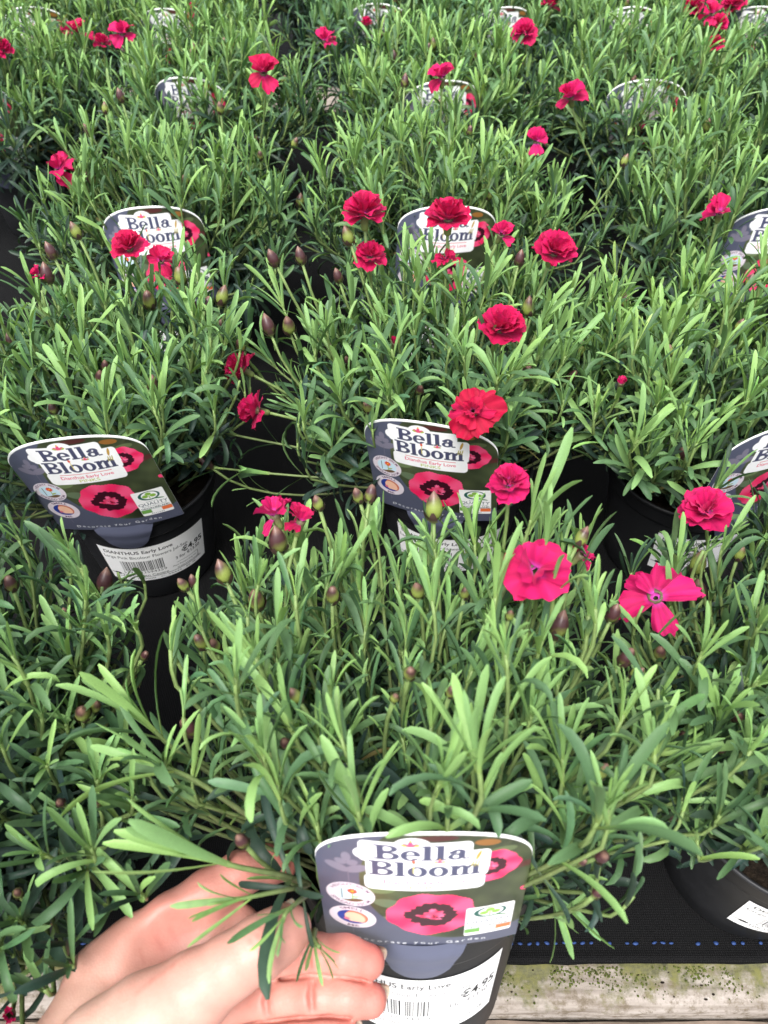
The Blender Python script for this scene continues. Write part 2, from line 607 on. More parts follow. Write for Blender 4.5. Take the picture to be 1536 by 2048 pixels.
class Canvas:
    """linear RGB raster in physical units; X,Y arrays are sample positions"""
    def __init__(self, X, Y):
        self.X, self.Y = X, Y
        self.c = np.zeros(X.shape + (3,))
    def fill(self, mask, col, raw=False):
        self.c[mask] = col if raw else s2l(col)
    def rrect(self, x0, x1, y0, y1, r, X=None, Y=None):
        X = self.X if X is None else X; Y = self.Y if Y is None else Y
        dx = np.maximum(np.maximum(x0 + r - X, X - x1 + r), 0)
        dy = np.maximum(np.maximum(y0 + r - Y, Y - y1 + r), 0)
        return dx * dx + dy * dy <= r * r
    def ell(self, cx, cy, rx, ry, rot=0.0):
        c, s = math.cos(rot), math.sin(rot)
        dx, dy = self.X - cx, self.Y - cy
        return ((dx * c + dy * s) / rx) ** 2 + ((-dx * s + dy * c) / ry) ** 2 <= 1
    def text(self, body, x0, x1, ymid, h, col, bold=0.0, spacing=1.0, warp=None):
        vv, tt = text_tris(body, bold, spacing)
        if not len(tt):
            return
        mn, mx = vv.min(0), vv.max(0)
        u = (vv[:, 0] - mn[0]) / (mx[0] - mn[0])
        w = (vv[:, 1] - 0.35) / 0.70
        P = np.stack([x0 + u * (x1 - x0), ymid + w * h], 1)
        if warp:
            P = warp(u, w)
        self.tris(P, tt, col)
    def tris(self, P, tt, col):
        col = s2l(col)
        xs, ys = self.X, self.Y
        # the sample lattice is nearly regular: search by bounding box over rows/cols
        gx = xs[:, xs.shape[1] // 2] if False else None
        for a, b, c in tt:
            p0, p1, p2 = P[a], P[b], P[c]
            lo = np.minimum(np.minimum(p0, p1), p2); hi = np.maximum(np.maximum(p0, p1), p2)
            i0, i1 = np.searchsorted(self.X[:, 0], (lo[0], hi[0]))
            if i1 <= i0:
                continue
            Xs, Ys = self.X[i0:i1], self.Y[i0:i1]
            j0 = max(0, int(np.searchsorted(Ys[0], lo[1])) - 2, 0); j1 = int(np.searchsorted(Ys[-1], hi[1])) + 2
            j0 = max(0, min(j0, int(np.searchsorted(Ys[-1], lo[1])) - 2)); j1 = max(j1, int(np.searchsorted(Ys[0], hi[1])) + 2)
            Xs, Ys = Xs[:, j0:j1], Ys[:, j0:j1]
            if Xs.size == 0:
                continue
            def e(p, r):
                return (r[0] - p[0]) * (Ys - p[1]) - (r[1] - p[1]) * (Xs - p[0])
            e0, e1, e2 = e(p0, p1), e(p1, p2), e(p2, p0)
            m = ((e0 >= 0) & (e1 >= 0) & (e2 >= 0)) | ((e0 <= 0) & (e1 <= 0) & (e2 <= 0))
            sub = self.c[i0:i1, j0:j1]
            sub[m] = col

def fbm2(X, Y, seed, octs=4):
    rs = np.random.RandomState(seed)
    out = np.zeros_like(X); amp = 1.0
    for o_ in range(octs):
        for _ in range(3):
            ax, ay = rs.normal(0, 1, 2) * (1.9 ** o_)
            out += amp * np.sin(ax * X + ay * Y + rs.uniform(0, 6.28))
        amp *= 0.6
    return out / 4.0

# ---- slab lettering for the big two-line title, drawn from bars and rings
def slab_word(cv, word, x0, x1, y0, y1, col):
    """thick slab-serif letters; y0 baseline, y1 cap height"""
    adv = {'B': 1.02, 'e': 0.80, 'l': 0.50, 'a': 0.86, 'o': 0.84, 'm': 1.30}
    tot = sum(adv[c] for c in word)
    sx = (x1 - x0) / tot
    H = y1 - y0
    x = x0
    for ch in word:
        U = (cv.X - x) / sx          # letter units across
        V = (cv.Y - y0) / H
        w = adv[ch]
        def rect(a, b, c, d):
            return (U >= a) & (U <= b) & (V >= c) & (V <= d)
        def ring(cx, cy, rx, ry, ix, iy):
            return (((U - cx) / rx) ** 2 + ((V - cy) / ry) ** 2 <= 1) & ~(((U - cx) / ix) ** 2 + ((V - cy) / iy) ** 2 <= 1)
        if ch == 'B':
            m = rect(0.12, 0.38, 0, 1) | rect(0.0, 0.55, 0, 0.11) | rect(0.0, 0.55, 0.89, 1.0)
            m |= ring(0.50, 0.755, 0.42, 0.245, 0.19, 0.135) & (U > 0.36)
            m |= ring(0.52, 0.27, 0.47, 0.27, 0.22, 0.15) & (U > 0.36)
        elif ch == 'l':
            m = rect(0.10, 0.36, 0, 1) | rect(0.0, 0.47, 0, 0.10) | rect(0.0, 0.2, 0.90, 1.0)
        elif ch == 'o':
            m = ring(0.41, 0.34, 0.40, 0.36, 0.15, 0.25)
        elif ch == 'e':
            m = ring(0.39, 0.34, 0.38, 0.36, 0.15, 0.25) & ~((U > 0.42) & (V > 0.17) & (V < 0.30))
            m |= rect(0.12, 0.74, 0.30, 0.40)
        elif ch == 'a':
            m = ring(0.32, 0.21, 0.31, 0.22, 0.12, 0.11) | rect(0.42, 0.67, 0.06, 0.48)
            m |= ring(0.40, 0.46, 0.29, 0.24, 0.06, 0.12) & (V > 0.44)
            m |= ((U - 0.16) / 0.12) ** 2 + ((V - 0.50) / 0.09) ** 2 <= 1
            m |= rect(0.60, 0.84, 0.0, 0.10)
        elif ch == 'm':
            m = np.zeros_like(U, bool)
            for k in range(3):
                a = 0.10 + k * 0.42
                m |= rect(a, a + 0.23, 0, 0.60) | rect(a - 0.09, a + 0.31, 0, 0.10)
                if k < 2:
                    m |= ring(a + 0.40, 0.42, 0.27, 0.28, 0.10, 0.15) & (V > 0.44)
            m |= rect(0.0, 0.2, 0.60, 0.70) | rect(0.10, 0.33, 0.5, 0.70)
        cv.fill(m, col)
        x += w * sx

# ------------------------------------------------------------------ plant tag artwork
TW, TH = 0.089, 0.103            # tag width and height (m)

def arch(s):
    return 0.745 + 0.255 * np.sqrt(np.clip(1 - np.abs(2 * s - 1) ** 2.12, 0, 1))

def petal_disc(cv, cx, cy, r, seed, dark=True, squash=1.0):
    dx, dy = (cv.X - cx), (cv.Y - cy) / squash
    rr = np.hypot(dx, dy); th = np.arctan2(dy, dx)
    edge = r * (0.93 + 0.035 * np.sin(5 * th + seed) + 0.02 * np.sin(11 * th + 1) + 0.022 * np.abs(np.sin(29 * th)))
    m = rr < edge
    k = np.clip(rr / r, 0, 1)
    vein = 0.5 + 0.5 * np.sin(th * 60 + 3 * np.sin(th * 7))
    pink = s2l((240, 35, 95)); pale = s2l((250, 120, 165)); deep = s2l((205, 15, 70))
    tt = np.clip(0.5 + 0.5 * np.sin(5 * th + seed + 1.5) + 0.3 * fbm2(dx / r * 6, dy / r * 6, seed), 0, 1)
    col = pink * (1 - 0.45 * tt[..., None]) + pale * (0.45 * tt[..., None])
    fold = np.clip(np.abs(np.sin(2.5 * th + seed)) ** 0.35, 0, 1)
    col = col * (0.86 + 0.14 * fold[..., None])
    inner = np.clip((0.55 - k) / 0.2, 0, 1) * 0.5 * vein
    col = col * (1 - inner[..., None]) + pale * inner[..., None]
    cv.c[m] = col[m]
    if dark:
        rs2 = np.random.RandomState(seed + 20)
        def rag(lo_, n0, n1, amp):
            o_ = np.full_like(th, lo_)
            for n_ in range(n0, n1):
                o_ = o_ + amp / (n_ ** .5) * rs2.uniform(.3, 1) * np.sin(n_ * th + rs2.uniform(0, 6.28))
            return o_
        cv.c[rr < r * rag(.53, 3, 26, .035)] = s2l((58, 18, 32))
        ux, uy = dx / r, dy / r
        k3 = np.clip(.5 + .8 * fbm2(ux * 14, uy * 14, seed + 7, 3), 0, 1)
        cc = deep * (1 - k3[..., None]) + pale * k3[..., None]
        for (ax_, ay_, rx_, ry_, ro_) in ((0, .08, .26, .10, .3), (-.14, -.06, .22, .08, -.2), (.16, -.02, .13, .12, 0), (.02, .20, .10, .10, 0), (.05, -.17, .2, .05, -.3)):
            c_, s_ = math.cos(ro_), math.sin(ro_)
            px_, py_ = ux - ax_, uy - ay_
            wob_ = 1 + .35 * np.sin(7 * np.arctan2(py_, px_) + ax_ * 40)
            m3 = ((px_ * c_ + py_ * s_) / rx_) ** 2 + ((-px_ * s_ + py_ * c_) / ry_) ** 2 < wob_ * .72
            cv.c[m3] = cc[m3]

def paint_tag(X, Y):
    cv = Canvas(X, Y)
    W, H = TW, TH
    s, t = X / W, Y / H
    slate = (84, 88, 108)
    cv.fill(np.ones_like(X, bool), slate)
    # photo area: blurred garden
    photo = ((s - 0.72) / 0.52) ** 2 + ((t - 0.62) / 0.53) ** 2 < 1
    photo &= (t > 0.09)
    n1 = fbm2(s * 7, t * 7, 3); n2 = fbm2(s * 9, t * 9, 8); n3 = fbm2(s * 16, t * 16, 5)
    g = s2l((58, 66, 46)) * np.clip(1 + 0.55 * n1, 0.3, 2)[..., None] + s2l((60, 66, 40)) * np.clip(n2, 0, 1)[..., None] * 0.9
    g += s2l((120, 110, 80)) * np.clip(n3 - 0.45, 0, 1)[..., None] * 0.5
    cv.c[photo] = g[photo]
    for (a, b, rx, ry, rot, c) in ((0.30, 0.55, .07, .03, .2, (120, 140, 96)), (0.34, 0.43, .08, .035, -.2, (108, 128, 100)), (0.36, 0.28, .07, .03, -.1, (118, 134, 110)),
                                   (0.78, 0.90, .06, .02, -.2, (170, 110, 50)), (0.55, 0.955, .10, .018, 0, (92, 34, 44)), (0.95, 0.68, .10, .02, .2, (96, 30, 44)), (0.86, 0.83, .06, .02, 0, (110, 124, 84))):
        m = cv.ell(a * W, b * H, rx * W, ry * H * 1.1, rot) & photo
        cv.c[m] = cv.c[m] * 0.35 + s2l(c) * 0.65
    petal_disc(cv, 0.99 * W, 0.475 * H, 0.022 * W, 1, False)
    petal_disc(cv, 0.80 * W, 0.715 * H, 0.155 * W, 2, True, 0.92)
    petal_disc(cv, 0.545 * W, 0.335 * H, 0.235 * W, 4, True)
    # lotus mark on the slate strip
    lc = (124, 120, 138)
    for (a, b, rx, ry, rot) in ((.145, .785, .022, .034, 0), (.118, .745, .030, .020, -.7), (.172, .745, .030, .020, .7),
                                (.100, .700, .062, .026, -.55), (.190, .700, .062, .026, .55)):
        cv.fill(cv.ell(a * W, b * H, rx * W, ry * H, rot), lc)
    cv.fill((np.abs(s - 0.150) < 0.0025) & (t < 0.68) & (t > 0.1), (112, 110, 128))
    # white title plate
    wp = cv.rrect(.205 * W, .715 * W, .775 * H, .925 * H, .03 * W) | cv.rrect(.235 * W, .795 * W, .655 * H, .805 * H, .03 * W)
    wp |= cv.rrect(.225 * W, .785 * W, .555 * H, .675 * H, .035 * W) | cv.ell(.445 * W, .905 * H, .085 * W, .055 * H) | cv.rrect(.69 * W, .80 * W, .70 * H, .855 * H, .03 * W)
    wp |= cv.ell(.225 * W, .83 * H, .045 * W, .04 * H)
    cv.fill(wp, (250, 250, 252))
    slab_word(cv, 'Bella', .272 * W, .705 * W, .797 * H, .905 * H, (74, 76, 104))
    slab_word(cv, 'Bloom', .248 * W, .765 * W, .672 * H, .785 * H, (74, 76, 104))
    # small lotus flowers on the title
    for (cx, cy, r) in ((.437, .905, .034), (.570, .782, .022)):
        for (dx, dy, rx, ry, rot, c) in ((0, .45, .32, .7, 0, (235, 70, 130)), (-.5, .1, .65, .32, -.6, (226, 90, 120)), (.5, .1, .65, .32, .6, (226, 90, 120)),
                                         (-.9, 0, .45, .22, -.5, (170, 190, 80)), (.9, 0, .45, .22, .5, (170, 190, 80)), (0, 1.1, .16, .3, 0, (240, 190, 70))):
            cv.fill(cv.ell((cx + dx * r) * W, cy * H + dy * r * W, rx * r * W, ry * r * W, rot), c)
    cv.fill(cv.ell(.452 * W, .785 * H, .009 * W, .013 * H), (224, 90, 60))
    cv.fill((np.abs(s - .452) < .003) & (t > .70) & (t < .77), (220, 205, 120))
    # hand fork
    cv.fill(cv.ell(.745 * W, .815 * H, .009 * W, .035 * H, -.25), (190, 150, 60))
    for k in (-1, 0, 1):
        cv.fill(cv.ell((.735 + k * .014) * W, .755 * H, .004 * W, .026 * H, -.2), (176, 164, 70))
    cv.fill((np.abs(t - .652) < .003) & (s > .32) & (s < .70), (224, 120, 130))
    cv.text('Dianthus Early Love', .315 * W, .70 * W, .622 * H, .030 * H, (226, 60, 100), 0.01)
    cv.text('PINKS', .435 * W, .585 * W, .583 * H, .028 * H, (196, 204, 110), 0.01)
    # two round badges
    for (cy, top, bot) in ((.475, 'HEIGHT 30CM', 'SPREAD 25CM'), (.262, 'SMELL', 'ME')):
        cx = .152
        r = .118 * W
        cv.fill(cv.ell(cx * W, cy * H, r, r), (226, 216, 226))
        def arc_text(body, up, span):
            def wp_(u, w):
                a = (math.pi / 2 + span / 2 - u * span) if up else (-math.pi / 2 - span / 2 + u * span)
                rad = (r * 0.83 + w * r * 0.19) if up else (r * 0.83 - w * r * 0.19)
                return np.stack([cx * W + np.cos(a) * rad, cy * H + np.sin(a) * rad], 1)
            cv.text(body, 0, 1, 0, 1, (96, 62, 96), 0.015, 1.0, wp_)
        arc_text(top, True, 2.3 if len(top) > 6 else 1.3)
        arc_text(bot, False, 2.3 if len(bot) > 6 else 0.6)
        ins = cv.ell(cx * W, cy * H, r * .66, r * .62)
        if top != 'SMELL':
            cv.fill(ins, (205, 230, 244))
            cv.fill(ins & (Y < cy * H - r * .38 + 0.1 * r * np.sin((X - cx * W) / r * 5)), (110, 84, 60))
            cv.fill((np.abs(X - (cx * W + .08 * r)) < .03 * r) & (Y < cy * H + .2 * r) & (Y > cy * H - .4 * r), (150, 170, 70))
            cv.fill(cv.ell(cx * W + .22 * r, cy * H - .15 * r, .16 * r, .06 * r, .4), (160, 180, 80))
            cv.fill((np.abs(X - (cx * W - .36 * r)) < .025 * r) & (Y < cy * H + .42 * r) & (Y > cy * H - .4 * r), (70, 80, 90))
            dx, dy = X - (cx * W + .08 * r), Y - (cy * H + .30 * r)
            cv.fill(np.hypot(dx, dy) < .24 * r * (.85 + .15 * np.cos(10 * np.arctan2(dy, dx))), (226, 62, 40))
            cv.fill(np.hypot(dx, dy) < .08 * r, (240, 180, 60))
        else:
            cv.fill(ins, (38, 62, 150))
            cv.fill(ins & cv.ell(cx * W + .25 * r, cy * H + .08 * r, .52 * r, .62 * r, .3), (206, 112, 84))
            cv.fill(ins & cv.ell(cx * W + .10 * r, cy * H - .02 * r, .42 * r, .50 * r, .5), (246, 196, 168))
            cv.fill(ins & (Y < cy * H - .42 * r), (52, 56, 150))
            cv.fill(cv.ell(cx * W - .26 * r, cy * H - .22 * r, .12 * r, .12 * r), (226, 110, 130))
    # quality badge
    bx0, bx1, by0, by1 = .715, .955, .095, .370
    cv.fill(cv.rrect(bx0 * W, bx1 * W, by0 * H, by1 * H, .012 * W), (250, 250, 250))
    qx, qy = .835 * W, .312 * H
    ringm = cv.ell(qx, qy, .082 * W, .048 * H) & ~cv.ell(qx + .004 * W, qy + .002 * H, .062 * W, .039 * H)
    cv.fill(ringm, (30, 92, 84))
    cv.fill(cv.ell(qx + .055 * W, qy - .045 * H, .045 * W, .006 * H, -.25), (60, 120, 70))
    for (dx, dy) in ((0, .020), (-.030, -.004), (.030, -.004)):
        cv.fill(cv.ell(qx + dx * W, qy + dy * H, .023 * W, .016 * H), (140, 186, 74))
    cv.fill((np.abs(X - qx) < .004 * W) & (Y < qy) & (Y > qy - .034 * H), (140, 186, 74))
    cv.text('BORD BIA', .79 * W, .88 * W, .249 * H, .009 * H, (60, 80, 90), 0.0)
    cv.text('QUALITY', .722 * W, .948 * W, .224 * H, .030 * H, (52, 74, 92), 0.004)
    cv.text('ASSURANCE SCHEME', .74 * W, .93 * W, .197 * H, .011 * H, (90, 110, 120), 0.0)
    cv.text('ORIGIN-IRELAND', .725 * W, .945 * W, .176 * H, .017 * H, (40, 60, 66), 0.02)
    fl = (t > .122) & (t < .160)
    for (a, b, c) in ((.717, .795, (112, 168, 78)), (.795, .875, (248, 248, 248)), (.875, .953, (240, 120, 70))):
        cv.fill(fl & (s > a) & (s < b), c)
    cv.fill((np.abs(t - .162) < .002) & (s > .717) & (s < .953), (120, 150, 150))
    cv.text('PH1244', .785 * W, .885 * W, .109 * H, .014 * H, (110, 110, 120), 0.0)
    def wob(u, w):
        return np.stack([(.155 + u * .675) * W, (.048 + .004 * np.sin(u * 30)) * H + w * .024 * H + (np.sin(u * 17) * .0003)], 1)
    cv.text('Decorate your Garden', 0, 1, 0, 1, (236, 238, 244), 0.004, 1.5, wob)
    # white cut border along the arch
    top = arch(np.clip(s, 0, 1))
    cv.fill((t > top - 0.018) & (t > 0.70), (250, 250, 250))
    return cv.c

def make_tag_mesh(name, nx, ny, curl, ss=3):
    """tag in local axes: x across, y up its face, z out of its printed face; origin at bottom centre"""
    si = (np.arange(nx * ss) + 0.5) / (nx * ss)
    tj = (np.arange(ny * ss) + 0.5) / (ny * ss)
    S, T = np.meshgrid(si, tj, indexing='ij')
    c = paint_tag(S * TW, T * arch(S) * TH)
    c = c.reshape(nx, ss, ny, ss, 3).mean((1, 3))
    s = np.linspace(0, 1, nx); t = np.linspace(0, 1, ny)
    S, T = np.meshgrid(s, t, indexing='ij')
    top = arch(S)
    Xp = (S - 0.5) * TW; Yp = T * top * TH
    # bottom third narrows a little
    Zp = -curl * (np.abs(S - 0.5) * 2) ** 2 * 0.010 - curl * 0.006 * (Yp / TH) ** 2
    front = np.stack([Xp, Yp, Zp], -1).reshape(-1, 3)
    n = nx * ny
    idx = np.arange(n).reshape(nx, ny)
    q1 = np.stack([idx[:-1, :-1], idx[1:, :-1], idx[1:, 1:], idx[:-1, 1:]], -1).reshape(-1, 4)
    # thin back sheet and rim (white card)
    bx, by = np.linspace(0, nx - 1, 12).astype(int), np.linspace(0, ny - 1, 10).astype(int)
    ring = np.concatenate([idx[:, 0], idx[-1, 1:], idx[-2::-1, -1], idx[0, -2:0:-1]])
    back = front[ring].copy(); back[:, 2] -= 0.0005
    k = len(ring)
    ri = np.arange(k)
    q2 = np.stack([ring[ri], n + ri, n + (ri + 1) % k, ring[(ri + 1) % k]], -1)
    # back face as strips between the two long sides
    bb = np.stack([Xp[np.ix_(bx, by)], Yp[np.ix_(bx, by)], Zp[np.ix_(bx, by)] - 0.0005], -1).reshape(-1, 3)
    q3 = np.array(grid_quads(12, 10, False, n + k))[:, ::-1]
    verts = np.concatenate([front, back, bb])
    cols = np.concatenate([c.reshape(-1, 3), np.full((k, 3), 0.8), np.full((len(bb), 3), 0.8)])
    return fast_mesh(name, verts, np.concatenate([q1, q2, q3]), cols)

TAG_HI = make_tag_mesh('plant_tag', 300, 330, 0.55)
TAG_MID = make_tag_mesh('plant_tag_b', 150, 165, 0.9, 4)
TAG_LO = make_tag_mesh('plant_tag_c', 80, 90, 0.7, 4)

def make_tab_mesh():
    # tongue hanging over the outside of the pot wall; local x across, y up, z out
    nx, ny = 15, 12
    vv = []
    for i in range(nx):
        u = i / (nx - 1) * 2 - 1
        for j in range(ny):
            w = j / (ny - 1)
            half = 0.0215 - 0.0075 * w
            low = 0.030 - 0.008 * abs(u) ** 3.0 * 1.0
            x = u * half
            y = 0.002 - w * low
            vv.append((x, y, 0.0))
    return vv, grid_quads(nx, ny)

# ------------------------------------------------------------------ pot, soil, sticker
POT_H, POT_R, POT_B = 0.100, 0.0625, 0.047
def wall_r(z):
    return POT_B + (0.0572 - POT_B) * min(z / 0.082, 1.0)
prof = [(0.0, 0.004), (0.040, 0.004), (0.043, 0.0), (POT_B - 0.001, 0.0), (POT_B, 0.0015), (wall_r(0.03), 0.03), (wall_r(0.06), 0.06), (0.0570, 0.080),
        (0.0575, 0.0822), (0.0592, 0.0826), (0.0597, 0.0840), (0.0606, 0.0945), (0.0612, 0.0965), (0.0624, 0.0972), (POT_R, 0.0985), (0.0622, 0.0998), (0.0612, 0.1000),
        (0.0602, 0.0995), (0.0594, 0.0960), (0.0570, 0.0840), (0.0555, 0.0800), (0.047, 0.012), (0.0, 0.012)]
v, q = lathe(prof, 72)
POT_MESH = fast_mesh('pot', v, q)
rs = np.random.RandomState(3)
sv = []
for i in range(40):
    a = 2 * math.pi * i / 40
    for j in range(12):
        r = 0.0555 * j / 11
        x, y = r * math.cos(a), r * math.sin(a)
        sv.append((x, y, 0.083 + 0.0035 * mnoise.noise(Vector((x * 90, y * 90, 1))) + 0.002 * mnoise.noise(Vector((x * 300, y * 300, 4)))))
SOIL_MESH = fast_mesh('soil', np.array(sv), grid_quads(40, 12, True))

ST_W, ST_H = 0.082, 0.044
def paint_sticker(X, Y):
    cv = Canvas(X, Y)
    W, H = ST_W, ST_H
    cv.fill(np.ones_like(X, bool), (246, 246, 246))
    ink = (26, 26, 30)
    cv.text('DIANTHUS Early Love', .05 * W, .66 * W, .865 * H, .085 * H, ink, 0.022)
    cv.text('Large Pink Bicolour Flowers Jul-Sep', .03 * W, .80 * W, .72 * H, .075 * H, ink, 0.004)
    cv.text('\u20ac4.95', .73 * W, .97 * W, .575 * H, .135 * H, ink, 0.028)
    cv.text('3 for \u20ac13.50', .66 * W, .93 * W, .435 * H, .075 * H, ink, 0.014)
    rb = random.Random(4)
    x = .16
    while x < .55:
        w = rb.choice((.004, .004, .008, .011))
        cv.fill((X > x * W) & (X < (x + w) * W) & (Y > .31 * H) & (Y < .60 * H), ink)
        x += w + rb.choice((.004, .006, .009))
    cv.text('5391532594359', .15 * W, .56 * W, .265 * H, .065 * H, ink, 0.0)
    cv.text('The Garden Centre', .12 * W, .57 * W, .165 * H, .065 * H, ink, 0.006)
    cv.fill((np.abs(Y - .115 * H) < .006 * H) & (X > .06 * W) & (X < .94 * W), (70, 70, 74))
    cv.fill((np.abs(Y - .31 * H) < .005 * H) & (X > .66 * W) & (X < .90 * W), (120, 120, 124))
    cv.fill((np.abs(X - .90 * W) < .003 * W) & (Y > .13 * H) & (Y < .30 * H), (70, 70, 74))
    cv.text('Plant Passporting No', .62 * W, .88 * W, .235 * H, .038 * H, ink, 0.0)
    cv.text('SCARLATAFLOWERS', .66 * W, .92 * W, .15 * H, .04 * H, ink, 0.005)
    cv.text('B. IE-0000   C. 59435   D. IE', .20 * W, .86 * W, .060 * H, .04 * H, ink, 0.0)
    cv.fill(cv.ell(.085 * W, .20 * H, .035 * W, .035 * H, .0), ink)
    cv.text('Whiti', .012 * W, .05 * W, .2 * H, .05 * H, ink, 0.0)
    return cv.c

def make_sticker(name, nx, ny):
    ss = 3
    X, Y = np.meshgrid((np.arange(nx * ss) + .5) / (nx * ss) * ST_W, (np.arange(ny * ss) + .5) / (ny * ss) * ST_H, indexing='ij')
    c = paint_sticker(X, Y).reshape(nx, ss, ny, ss, 3).mean((1, 3))
    vv = np.zeros((nx, ny, 3))
    for i in range(nx):
        for j in range(ny):
            z = 0.027 + ST_H * j / (ny - 1)
            r = wall_r(z) + 0.0004
            a = (i / (nx - 1) - 0.5) * ST_W / wall_r(0.043)
            vv[i, j] = (r * math.sin(a), -r * math.cos(a), z)
    return fast_mesh(name, vv.reshape(-1, 3), grid_quads(nx, ny), c.reshape(-1, 3))
STICKER = make_sticker('price_sticker', 260, 140)

def make_ring_mark():
    # round grey emblem moulded on the wall
    vv, qq = [], []
    n = 28
    for (r0, r1) in ((0.0065, 0.0075), (0.0025, 0.0045)):
        off = len(vv)
        for i in range(n):
            a = 2 * math.pi * i / n
            for r in (r0, r1):
                du, z = r * math.cos(a), 0.058 + r * 1.25 * math.sin(a)
                R_ = wall_r(z) + 0.0003
                b = du / R_
                vv.append((R_ * math.sin(b), -R_ * math.cos(b), z))
        qq += grid_quads(n, 2, True, off)
    return fast_mesh('emblem', np.array(vv), qq)
EMBLEM = make_ring_mark()

# ------------------------------------------------------------------ leaves, stems, buds, flowers
NSEG = 7
def leaf_template(seed, bend, twist, fold):
    """unit-length leaf along +y, upper face +z; returns (24,3) with half-width 1 in x scaled later"""
    rr = random.Random(seed)
    ts = [0, .12, .28, .45, .62, .78, .91, 1.0]
    wv = [.46, .50, .66, .84, .97, 1.0, .84, .24]
    pts = []
    ang, y, z = 0.0, 0.0, 0.0
    wob = rr.uniform(-.3, .3)
    px = 0.0
    for k, (t, w) in enumerate(zip(ts, wv)):
        if k:
            dt = t - ts[k - 1]
            ang += bend * dt * (0.15 + 2.4 * t * t)
            y += math.cos(ang) * dt; z -= math.sin(ang) * dt
            px += math.sin(wob * (t - .3) * 2.2) * dt * .35
        tw = twist * t
        for sx in (-1, 0, 1):
            up = fold * w * (1 if sx else -0.4)
            dx, dz = sx * math.cos(tw), sx * math.sin(tw)
            # (x half-width units, y length units, z length units, z half-width units)
            pts.append((dx * w, px, y + up * math.sin(ang) * 0.08, z, dz * w + up * math.cos(ang)))
    return np.array(pts)

LEAF_Q = np.array(grid_quads(8, 3, False))
FRESH, MID, OLD, DRY = 0, 1, 2, 3
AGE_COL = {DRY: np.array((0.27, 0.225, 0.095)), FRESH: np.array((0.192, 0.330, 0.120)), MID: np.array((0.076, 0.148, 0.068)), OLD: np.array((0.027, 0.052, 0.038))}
TS = np.repeat(np.array([0, .12, .28, .45, .62, .78, .91, 1.0]), 3)
SIDE = np.tile(np.array([1.0, 0.0, 1.0]), 8)
def leaf_cols(age, jit=(1, 1, 1)):
    base = AGE_COL[age] * np.array(jit)
    sheath = np.array((0.24, 0.32, 0.09)) if age != OLD else np.array((0.10, 0.14, 0.06))
    k = np.clip(1 - TS / 0.22, 0, 1)[:, None] * 0.75
    c = base[None] * (1 - k) + sheath[None] * k
    rib = ((1 - SIDE) * np.clip(1 - TS, 0, 1) * 0.22 + SIDE * .12)[:, None]
    c = c * (1 + rib)
    tipl = (np.clip((TS - .85) / .15, 0, 1) * .22)[:, None]
    return c * (1 + tipl)

LEAF_T = []                   # templates by bend class
for s_ in range(12):
    r_ = random.Random(s_ + 50)
    bend = (0.05, 0.25, 0.45, 0.7, 1.0, 1.4, 0.15, 0.35, -0.2, 0.6, 1.9, 0.85)[s_]
    LEAF_T.append(leaf_template(s_, bend, r_.uniform(-.5, .5), r_.uniform(.25, .50)))
UPRIGHT, SPREAD = (0, 1, 2, 6, 7, 8, 9), (2, 3, 4, 5, 9, 10, 11)
HW = (0.039, 0.048, 0.060)      # half-width over length classes

LEAF_MESH = {}
def leaf_mesh(tidx, hw, age):
    key = (tidx, hw, age)
    if key not in LEAF_MESH:
        T = LEAF_T[tidx]
        w = HW[hw]
        vv = np.stack([T[:, 0] * w + T[:, 1], T[:, 2], T[:, 3] + T[:, 4] * w], 1)
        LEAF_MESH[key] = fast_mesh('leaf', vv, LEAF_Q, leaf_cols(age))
        LEAF_MESH[key].materials.append(M_LEAF)
    return LEAF_MESH[key]

def leaf_points(tidx, hw):
    T = LEAF_T[tidx]; w = HW[hw]
    return np.stack([T[:, 0] * w + T[:, 1], T[:, 2], T[:, 3] + T[:, 4] * w], 1)

class Shoot:
    __slots__ = ('pts', 'rads', 'leaves')

def bez(p0, p1, p2, n):
    return [p0 * (1 - t) ** 2 + p1 * (2 * t * (1 - t)) + p2 * t * t for t in [i / (n - 1) for i in range(n)]]

def leaf_frame(pos, tan, e, ang, length):
    y = (tan * math.cos(ang) + e * math.sin(ang)).normalized()
    z = (tan * math.sin(ang) - e * math.cos(ang)).normalized()
    x = y.cross(z).normalized()
    m = Matrix(((x.x * length, y.x * length, z.x * length, pos.x),
                (x.y * length, y.y * length, z.y * length, pos.y),
                (x.z * length, y.z * length, z.z * length, pos.z), (0, 0, 0, 1)))
    return m

